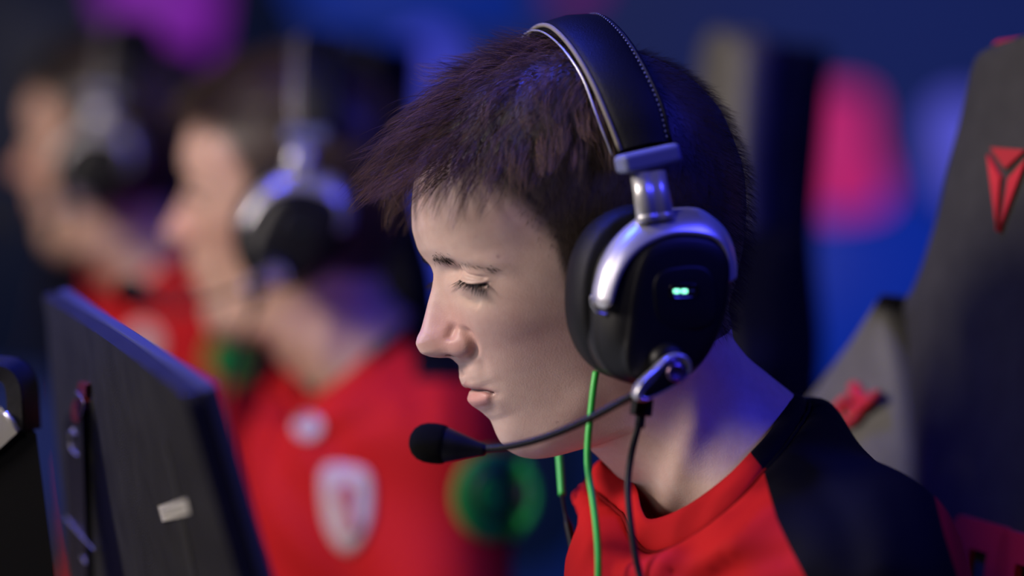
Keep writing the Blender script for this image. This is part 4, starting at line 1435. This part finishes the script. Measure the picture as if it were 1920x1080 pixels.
# block letters across the panel: tall arches whose legs run down
def letter_n(px0, px1, y0, y1, leg=0.36):
    a, b = uv([(px0, y0), (px1, y1)])
    u0, u1 = a[0], b[0]; v0, v1 = a[1], b[1]
    w_ = u1 - u0; t = leg * abs(w_); sgn_ = np.sign(w_)
    r_ = 0.25 * abs(w_)
    pts_out = [(u0, v1), (u0, v0 - r_ * .5), (u0 + sgn_ * r_ * .5, v0), (u1 - sgn_ * r_ * .5, v0), (u1, v0 - r_ * .5), (u1, v1)]
    i0_, i1_ = u0 + sgn_ * t, u1 - sgn_ * t
    pts_in = [(i1_, v1), (i1_, v0 - 0.018), (i0_, v0 - 0.018), (i0_, v1)]
    outer = pts_out; 
    # quads: left leg, top, right leg as one strip
    ring_o = [pts_out[0], pts_out[1], pts_out[2], pts_out[3], pts_out[4], pts_out[5]]
    ring_i = [pts_in[3], pts_in[2], pts_in[2], pts_in[1], pts_in[1], pts_in[0]]
    ro = np.array(ring_o); ri = np.array(ring_i)
    V = []; 
    for h_ in (0.0145, 0.0195):
        V += list(cpt(ro[:, 0], ro[:, 1], np.full(6, h_))); V += list(cpt(ri[:, 0], ri[:, 1], np.full(6, h_)))
    f = []
    for i in range(5):
        f += [[12 + i, 13 + i, 19 + i, 18 + i], [i, i + 1, 13 + i, 12 + i], [6 + i, 18 + i, 19 + i, 7 + i]]
    f += [[0, 12, 18, 6], [5, 11, 23, 17]]
    me_ = mesh_np('letter', np.array(V), np.array(f), False); fix_normals(me_)
    add('letter', me_, M['chair_red'], chair, parent=back_p, label='red embroidered block letter')


letter_n(1792, 1866, 962, 1330)
letter_n(1882, 1950, 990, 1330)


def text_mesh(body, size, extrude, offset, shear=0.0):
    cu = bpy.data.curves.new('lettering', 'FONT'); cu.body = body; cu.size = size; cu.extrude = extrude; cu.offset = offset; cu.shear = shear
    cu.resolution_u = 3
    o = bpy.data.objects.new('lettering', cu); COL.objects.link(o)
    dg = bpy.context.evaluated_depsgraph_get()
    me_ = bpy.data.meshes.new_from_object(o.evaluated_get(dg))
    bpy.data.objects.remove(o); bpy.data.curves.remove(cu)
    return me_


# lettering running up the wing: G then L
for ch, (bx, by), (tx, ty), (hx2, hy2) in (('G', (1578, 812), (1612, 776), (1550, 772)), ('L', (1612, 772), (1642, 740), (1588, 726))):
    b0, b1, b2 = uv([(bx, by), (tx, ty), (hx2, hy2)], 0.0245)
    me_ = text_mesh(ch, 1.0, 0.0, 0.03)
    co = np.array([v.co for v in me_.vertices])
    mn, mx_ = co.min(0), co.max(0); q = (co - mn) / (mx_ - mn + 1e-9)
    P_uv = b0 + q[:, :1] * (b1 - b0) + q[:, 1:2] * (b2 - b0)
    low = cpt(P_uv[:, 0], P_uv[:, 1], np.full(len(q), 0.0245))
    for v, p in zip(me_.vertices, low): v.co = Vector(p)
    import bmesh
    bm = bmesh.new(); bm.from_mesh(me_)
    ex_ = bmesh.ops.extrude_face_region(bm, geom=list(bm.faces))
    for v in ex_['geom']:
        if isinstance(v, bmesh.types.BMVert): v.co += Vector(cf_w * -0.006)
    bmesh.ops.recalc_face_normals(bm, faces=bm.faces)
    bm.to_mesh(me_); bm.free()
    add('letter', me_, M['chair_red'], chair, parent=wing_far, label='red embroidered letter %s' % ch)

# seat, column and star base below the frame
seat_c = C0 + cv_w * (vt_.min() + 0.03); seat_c = seat_c + cn_w * 0.26
seat_c[2] = max(0.45, seat_c[2] - 0.02)
add('seat', box_mesh('seat', (seat_c[0], seat_c[1], 0.44), (cn_w, far_w, zax), (0.27, 0.26, 0.06), 0.03, 3), M['chair'], chair)
bs = np.array([seat_c[0], seat_c[1], 0.0])
add('column', tube('column', np.array([bs + zax * 0.08, bs + zax * 0.2, bs + zax * 0.39]), 0.03, 16), M['chair_back'], chair)
for k in range(5):
    a = 2 * math.pi * k / 5
    d = np.array([math.cos(a), math.sin(a), 0])
    lg = add('base_leg', tube('base_leg', np.array([bs + zax * .09, bs + d * .16 + zax * .085, bs + d * .31 + zax * .062]), [.028, .022, .016], 10), M['chair_back'], chair)
    add('caster', tube('caster', np.array([bs + d * .31 + zax * .03 + np.cross(d, zax) * .02, bs + d * .31 + zax * .03 - np.cross(d, zax) * .02]), .03, 14), M['chair_back'], chair, parent=lg)


# ------------------------------------------------------------------ copies
def children(o):
    return [c for c in bpy.data.objects if c.parent == o]


def copy_tree(o, parent=None, swap=None, drop=()):
    c = o.copy(); COL.objects.link(c); c.parent = parent
    if swap and o.data is not None and o.data.name in swap:
        c.data = swap[o.data.name]
    for ch in children(o):
        if ch.name.split('.')[0] in drop: continue
        copy_tree(ch, c, swap, drop)
    return c


def move_root(root_o, loc, Rm, p_old, p_new):
    """turn a copied thing by Rm about p_old, then carry p_old to p_new"""
    l = np.array(Rm @ Vector(np.asarray(loc) - p_old)) + p_new
    root_o.location = l
    root_o.rotation_euler = Rm.to_euler()


def re_mat(o, frm, to):
    for ob in [o] + [c for c in bpy.data.objects if c.parent == o] + [g for c in bpy.data.objects if c.parent == o for g in bpy.data.objects if g.parent == c]:
        for sl in ob.material_slots:
            if sl.material == frm:
                sl.link = 'OBJECT'; sl.material = to


NOSE = w_of(hp(782, 645, 0.0))
top_short = strands_mesh('hair_short', ls[:, 0:1] + (ls - ls[:, 0:1]) * 0.6, 0.00020)
co_ = np.empty(len(top_short.vertices) * 3, np.float32); top_short.vertices.foreach_get('co', co_)
top_short.vertices.foreach_set('co', (co_.reshape(-1, 3) - person.loc.astype(np.float32)).ravel()); top_short.update()
top_short.materials.append(M['hair'])
others = []


PIV = w_of(anat(np.array(-70.0) * PX, np.array(0.0), np.array(-400.0) * PX))
PAX = Vector(np.cross(AX_F, AX_U))
HEADPARTS = ('hair', 'cropped_hair', 'eyebrow', 'eyelashes')


def posed_body(Rh):
    """the same body with the head lifted, bending through the neck"""
    me_ = body.data.copy(); me_.name = 'body_posed'
    cw = np.concatenate([Crow, Crow[:, -2:0:-1]], 1).ravel(); cw = np.concatenate([cw, [cw[0], cw[-1]]])
    axis_, angle_ = Rh.to_quaternion().to_axis_angle()
    wgt = smooth01(cw, -480, -230) * angle_
    v = body_w - PIV; k = np.array(axis_)
    c, s_ = np.cos(wgt)[:, None], np.sin(wgt)[:, None]
    r = v * c + np.cross(np.broadcast_to(k, v.shape), v) * s_ + np.outer(v @ k, k) * (1 - c)
    me_.vertices.foreach_set('co', (r + PIV - person.loc).astype(np.float32).ravel()); me_.update()
    return me_


def other_person(nose_px, D, yaw, pitch, label, hlabel, hair_m, skin_m):
    nz = W(nose_px[0], nose_px[1], D)
    Ry = Matrix.Rotation(math.radians(-1.0), 3, 'Z')
    Rp = Matrix.Rotation(math.radians(yaw), 3, 'Z') @ Matrix.Rotation(math.radians(pitch), 3, PAX)
    nose_p = np.array(Rp @ Vector(NOSE - PIV)) + PIV
    p = copy_tree(person.o, None, {hair.data.name: top_short, shirt.data.name: shirt_me2, body.data.name: posed_body(Rp)})
    p['label'] = label; p['group'] = 'players seated in a row'
    move_root(p, person.loc, Ry, nose_p, nz)
    pl = Vector(PIV - person.loc)
    for ch in children(p):
        if ch.name.split('.')[0] in HEADPARTS:
            ch.matrix_local = Matrix.Translation(pl) @ Rp.to_4x4() @ Matrix.Translation(-pl)
    h = copy_tree(hset.o); h['label'] = hlabel; h['group'] = 'headsets on the seated players'
    loc_p = np.array(Rp @ Vector(hset.loc - PIV)) + PIV
    h.location = np.array(Ry @ Vector(loc_p - nose_p)) + nz
    h.rotation_euler = (Ry @ Rp).to_euler()
    re_mat(p, M['hair'], hair_m); re_mat(p, M['crop'], hair_m); re_mat(p, M['skin'], skin_m); re_mat(h, M['led'], M['led_off'])
    return p, h


person.o['group'] = 'players seated in a row'; hset.o['group'] = 'headsets on the seated players'
p2, h2_ = other_person((308, 432), 2.42, -14, 13, 'blurred light-brown-haired person in red jersey behind the monitor, second in the row', 'blurred headset on the second person in the row', M['hair2'], M['skin2'])
p3, h3_ = other_person((28, 318), 3.15, -20, 13, 'blurred dark-haired person in red jersey at the left edge, furthest face', 'blurred headset on the furthest person at the left edge', M['hair3'], M['skin2'])


def other_chair(px, py, D, yaw, label, panel_m):
    top0 = cpt(np.array(0.0), np.array(tv[0]), np.array(0.0))
    Rm = Matrix.Rotation(math.radians(yaw), 3, 'Z')
    c = copy_tree(chair.o, drop=('edge_piping', 'emblem_piece')); c['label'] = label
    move_root(c, chair.loc, Rm, top0, W(px, py, D))
    re_mat(c, M['chair_lit'], M['chair_back'])
    re_mat(c, M['chair'], panel_m)
    return c


other_chair(1375, 58, 2.62, -15, 'blurred gaming chair with panel painted as lit just behind the head in sharp focus', M['chair_lit'])  # same leather; the paler panel stands in for brighter light
other_chair(655, 62, 3.35, 4, 'blurred dark gaming chair behind the second headset', M['chair_back'])
other_chair(255, 70, 4.05, 4, 'blurred dark gaming chair behind the furthest headset at upper left', M['chair_back'])

#%%DESK
# ------------------------------------------------------------------ monitor in the foreground
BLm = W(80, 554, 1.944); BRm = W(345, 740, 1.42)
wv = BRm - BLm; wv[2] = 0; MWID = np.linalg.norm(wv); wv /= MWID
mh = np.cross(wv, zax); mh = mh if mh[0] > 0 else -mh       # horizontal, towards the screen side
TAU = math.radians(15.5)
mf = mh * math.cos(TAU) + zax * math.sin(TAU)               # screen normal
md = -zax * math.cos(TAU) + mh * math.sin(TAU)              # down the panel
MH = 0.325
MO = 0.5 * (BLm + BRm)                                       # middle of the back top edge
mon = Root('monitor', np.array([MO[0] + mh[0] * .09, MO[1] + mh[1] * .09, 0.745]), 'black flat monitor seen from behind with a pale sticker, on the desk', 'monitor')


def mpt(x, d, n):
    return MO + wv * x + md * d + mf * n


gx = np.linspace(-1, 1, 61); gd = np.linspace(0, 1, 41)
GX, GD = np.meshgrid(gx, gd)
bul = 0.046 * (1 - np.abs(GX)**26) * (0.04 + 0.96 * ((1 - GX) / 2)**0.9) * np.sin(np.clip(GD / 0.9, 0, 1) * math.pi / 2)**0.9
GP = MO + (GX * MWID / 2)[..., None] * wv + (GD * MH)[..., None] * md + (-bul)[..., None] * mf
rim = [(i, j) for j in [0] for i in range(61)] + [(60, j) for j in range(1, 41)] + [(i, 40) for i in range(59, -1, -1)] + [(0, j) for j in range(39, 0, -1)]
rimv = np.array([GP[j, i] for i, j in rim])
BV = np.vstack([GP.reshape(-1, 3), rimv, rimv + mf * 0.0084])
nG = 61 * 41; nRm = len(rim); kR = np.arange(nRm); kR1 = (kR + 1) % nRm
bf = [grid_faces(41, 61), np.stack([nG + kR, nG + kR1, nG + nRm + kR1, nG + nRm + kR], -1)]
bme = mesh_np('back_shell', BV, bf); fix_normals(bme)
mon_bvh = BVHTree.FromPolygons([Vector(v) for v in GP.reshape(-1, 3)], [tuple(int(q) for q in f_) for f_ in bf[0]])
add('back_shell', bme, M['mon'], mon, label='textured black rear cover')
add('gap_strip', box_mesh('gap_strip', mpt(0, MH / 2, .0095), (wv, md, mf), (MWID / 2 - .0012, MH / 2 - .0012, .0014)), M['seam'], mon)
bz = .0062
add('bezel', box_mesh('bezel', mpt(0, MH / 2, .0138), (wv, md, mf), (MWID / 2, MH / 2, .0034), .0012, 2), M['mon_edge'], mon)
scr = mat('lit_screen', (0.02, 0.02, 0.02), 0.3, emit=(0.85, 0.85, 1.0), estr=0.7)
add('screen', box_mesh('screen', mpt(0, MH / 2, .0174), (wv, md, mf), (MWID / 2 - .009, MH / 2 - .011, .0004)), scr, mon, label='lit screen facing the player')


def mback(px, py, off=0.0):
    px = np.asarray(px, float); py = np.asarray(py, float)
    d = W(px, py, 1.0) - CAM
    t = ((MO - CAM) @ mf) / (d @ mf)
    out = CAM + d * t[..., None]
    fl_ = out.reshape(-1, 3); df = d.reshape(-1, 3)
    for i in range(len(fl_)):
        h = mon_bvh.ray_cast(Vector(CAM), Vector(df[i]).normalized())
        if h[0] is not None: fl_[i] = np.array(h[0])
    return fl_.reshape(out.shape) - mf * off


def slab(name, pts, off0, off1, m_, parent=None, smooth_n=0, label=None, root=None):
    p = np.array(pts, float)
    if smooth_n: p = catmull(p, smooth_n, True)
    lo_r = mback(p[:, 0], p[:, 1], off0)
    hi_r = lo_r - mf * (off1 - off0)
    me_ = loft(name, [lo_r, hi_r], cap0=False, smooth=False)
    return add(name, me_, m_, root or mon, parent=parent, label=label)


stand = slab('stand_mount', [(133, 790), (140, 768), (166, 765), (168, 850), (172, 1000), (176, 1130), (150, 1130), (140, 1000), (134, 880)], 0.0, 0.004, M['gloss'], label='glossy dark spine of the rear cover')
slab('emblem_piece', [(157, 714), (171, 720), (171, 741), (155, 732)], 0.0, 0.0035, M['mon_red'], parent=stand)
slab('emblem_piece', [(152, 746), (163, 741), (168, 752), (165, 778), (158, 790), (148, 782), (147, 760)], 0.0, 0.0045, M['mon_red'], parent=stand)
for ln in ([(155, 731), (165, 741), (169.5, 752), (167, 768), (164, 778)], [(152, 768), (158, 773)], [(148, 800), (150, 806), (156, 810)], [(143.5, 806), (143, 822), (146, 838), (157, 850)], [(135, 966), (150, 984), (170, 1007), (188, 1026)], [(165, 1040), (170, 1046), (172, 1052)]):
    c = catmull(np.array(ln, float), 20)
    add('glint_line', tube('glint_line', mback(c[:, 0], c[:, 1], .0042), .00035, 6), M['chrome'], mon, parent=stand)  # bright metal tubes stand in for glints on the rear cover
slab('cable_slot', [(306, 826), (313, 826), (340, 940), (372, 1100), (360, 1100), (330, 945)], 0.0, 0.0006, M['seam'])
stk = slab('sticker', [(300, 948), (352, 934), (359, 962), (308, 977)], 0.0006, 0.0011, M['sticker'], label='pale printed sticker')
for k in range(2):
    a = (307 + k * 3, 955 + k * 9)
    slab('sticker_print', [a, (a[0] + 42, a[1] - 11), (a[0] + 43, a[1] - 8), (a[0] + 1, a[1] + 3)], 0.0011, 0.0013, M['sticker_ink'], parent=stk)
# foot of the monitor down to the desk
fb = mpt(0, MH * .985, -.020)
ft = np.array([fb[0] + .03, fb[1], .752])
add('stand_column', tube('stand_column', catmull(np.array([fb, fb * .5 + ft * .5 + np.array([.005, 0, 0]), ft]), 14), .02, 14), M['mon'], mon)
add('stand_foot', box_mesh('stand_foot', ft - zax * .001, (wv, mh, zax), (.12, .09, .006), .004), M['mon'], mon)

# neighbouring stand with a carry handle at the left edge
hd = Root('monitor_stand', W(20, 2300, 1.735), 'black column stand with a carry handle at the lower left edge', 'stand')
hd.loc[2] = .745; hd.o.location = hd.loc
HD = 1.735
dep_dir = (wv * -1.0) * 0.05          # runs away from the camera


def hpt(pts, dd=0.0):
    p = np.array(pts, float)
    return W(p[:, 0], p[:, 1], HD) + wv * dd


def prism(name, pts, d0, d1, m_, parent=None, label=None):
    me_ = loft(name, [hpt(pts, d0), hpt(pts, d1)], smooth=False)
    return add(name, me_, m_, hd, parent=parent, label=label)


body_s = prism('column', [(-60, 812), (26, 812), (68, 812), (74, 860), (104, 1090), (150, 1500), (180, 2000), (-60, 2000)], 0.0, -0.05, M['black'], label='tall black column')
# handle: bent bar
hb_path = [(-40, 700), (-10, 698), (18, 699), (34, 706), (45, 722), (50, 745), (52, 780), (54, 815)]
hc = catmull(np.array(hb_path, float), 30)
cpath = W(hc[:, 0], hc[:, 1], HD) - wv * 0.02
T_, N_, B_ = frames(cpath, up=wv)
sq = []
for i in range(len(cpath)):
    pr = [(-1, -.85), (-.85, -1), (.85, -1), (1, -.85), (1, .85), (.85, 1), (-.85, 1), (-1, .85)]
    sq.append(np.array([cpath[i] + N_[i] * a * .021 + B_[i] * b * .0052 for a, b in pr]))
add('carry_handle', loft('carry_handle', sq, smooth=False), M['mon'], hd, label='squared loop handle')
prism('metal_bracket', [(-60, 800), (-10, 775), (8, 771), (34, 806), (0, 838), (-60, 880)], 0.004, -0.02, M['alu'], label='sandblasted metal bracket')
add('bracket_edge', tube('bracket_edge', hpt([(8, 772), (20, 787), (34, 806)], .004), .0016, 8), M['chrome'], hd)
add('stand_foot', box_mesh('stand_foot', hd.loc + np.array([0, 0, .005]), (wv, mh, zax), (.1, .1, .006), .004), M['black'], hd)

# desk running along the row
DE = np.array([-0.02, 1.75, 0.0])                        # a point of the players' edge
dkc = DE - mh * 0.40 - wv * 0.95
dk = Root('desk', dkc, 'long dark desk in front of the row of players', 'desk')
add('desk_top', box_mesh('desk_top', dkc + zax * .722, (mh, wv, zax), (.40, 1.9, .02), .004), M['desk'], dk)
for x in (-.34, .34):
    for y in (-1.8, 0, 1.8):
        add('leg', box_mesh('leg', dkc + mh * x + wv * y + zax * .351, (mh, wv, zax), (.03, .03, .351), .004), M['desk'], dk)

#%%PATCH
# ------------------------------------------------------------------ badges on the blurred jerseys
bpy.context.view_layer.update()


def jersey_of(p):
    for c in children(p):
        if c.name.startswith('jersey'): return c


def badge(p, name, pts, m_, lift=0.003, label=None, under=None):
    j = jersey_of(p)
    mw = j.matrix_world
    key = j.name
    if key not in badge.cache:
        badge.cache[key] = BVHTree.FromPolygons([mw @ v.co for v in j.data.vertices], [tuple(f.vertices) for f in j.data.polygons])
    bv = badge.cache[key]
    c = catmull(np.array(pts, float), 40, True); cen_ = c.mean(0)
    rings = []
    last = None
    for k in (1.0, .8, .55, .3, .08):
        ring = []
        for q in cen_ + (c - cen_) * k:
            d = Vector(W(q[0], q[1], 1.0) - CAM).normalized()
            h = bv.ray_cast(Vector(CAM), d)
            dist = h[3] if h[0] is not None else None
            ring.append((q, d, dist))
        rings.append(ring)
    ds = [r[2] for rg in rings for r in rg if r[2] is not None]
    if not ds: print('badge misses', name, pts[0]); return
    med = float(np.median(ds))
    V = [[np.array(Vector(CAM) + r[1] * ((r[2] if r[2] is not None and abs(r[2] - med) < .08 else med) - lift)) for r in rg] for rg in rings]
    back = [np.array(V[0][i]) + np.array(rings[0][i][1]) * lift for i in range(40)]
    me_ = loft(name, [back] + V, cap0=False)
    o = add(name, me_, m_)
    o.parent = j; o.matrix_parent_inverse = mw.inverted()
    if label: o['label'] = label


badge.cache = {}


def circ(cx, cy, rx, ry): return [(cx + rx * math.cos(t), cy + ry * math.sin(t)) for t in np.linspace(0, 2 * math.pi, 12, endpoint=False)]


badge(p2, 'sleeve_patch', circ(930, 930, 82, 86), M['patch_green'], label='round green sleeve patch')
badge(p2, 'patch_ring', circ(936, 925, 58, 58), M['patch_dark'], 0.005)
badge(p2, 'patch_emblem', circ(918, 930, 26, 36), M['patch_green'], 0.007)
badge(p2, 'crest', [(605, 880), (650, 872), (692, 890), (696, 960), (680, 1010), (655, 1038), (625, 1015), (605, 960)], M['white'], label='white shield crest')
badge(p2, 'chest_mark', circ(577, 800, 27, 24), M['white'])
badge(p3, 'sleeve_patch', circ(432, 672, 46, 52), M['patch_green'], label='round green sleeve patch')
badge(p3, 'crest', circ(268, 645, 30, 36), M['white'], label='white crest')
badge(p3, 'chest_mark', circ(212, 560, 36, 30), mat('pale_red_print', (0.55, 0.16, 0.14), 0.6))
badge(p3, 'name_tag', [(312, 556), (335, 552), (362, 557), (362, 574), (335, 578), (312, 573)], M['patch_dark'])
badge(p2, 'crest_emblem', [(640, 905), (668, 915), (662, 955), (672, 990), (650, 1005), (642, 960), (628, 930)], mat('faded_red_print', (0.42, 0.10, 0.12), 0.7), 0.005)
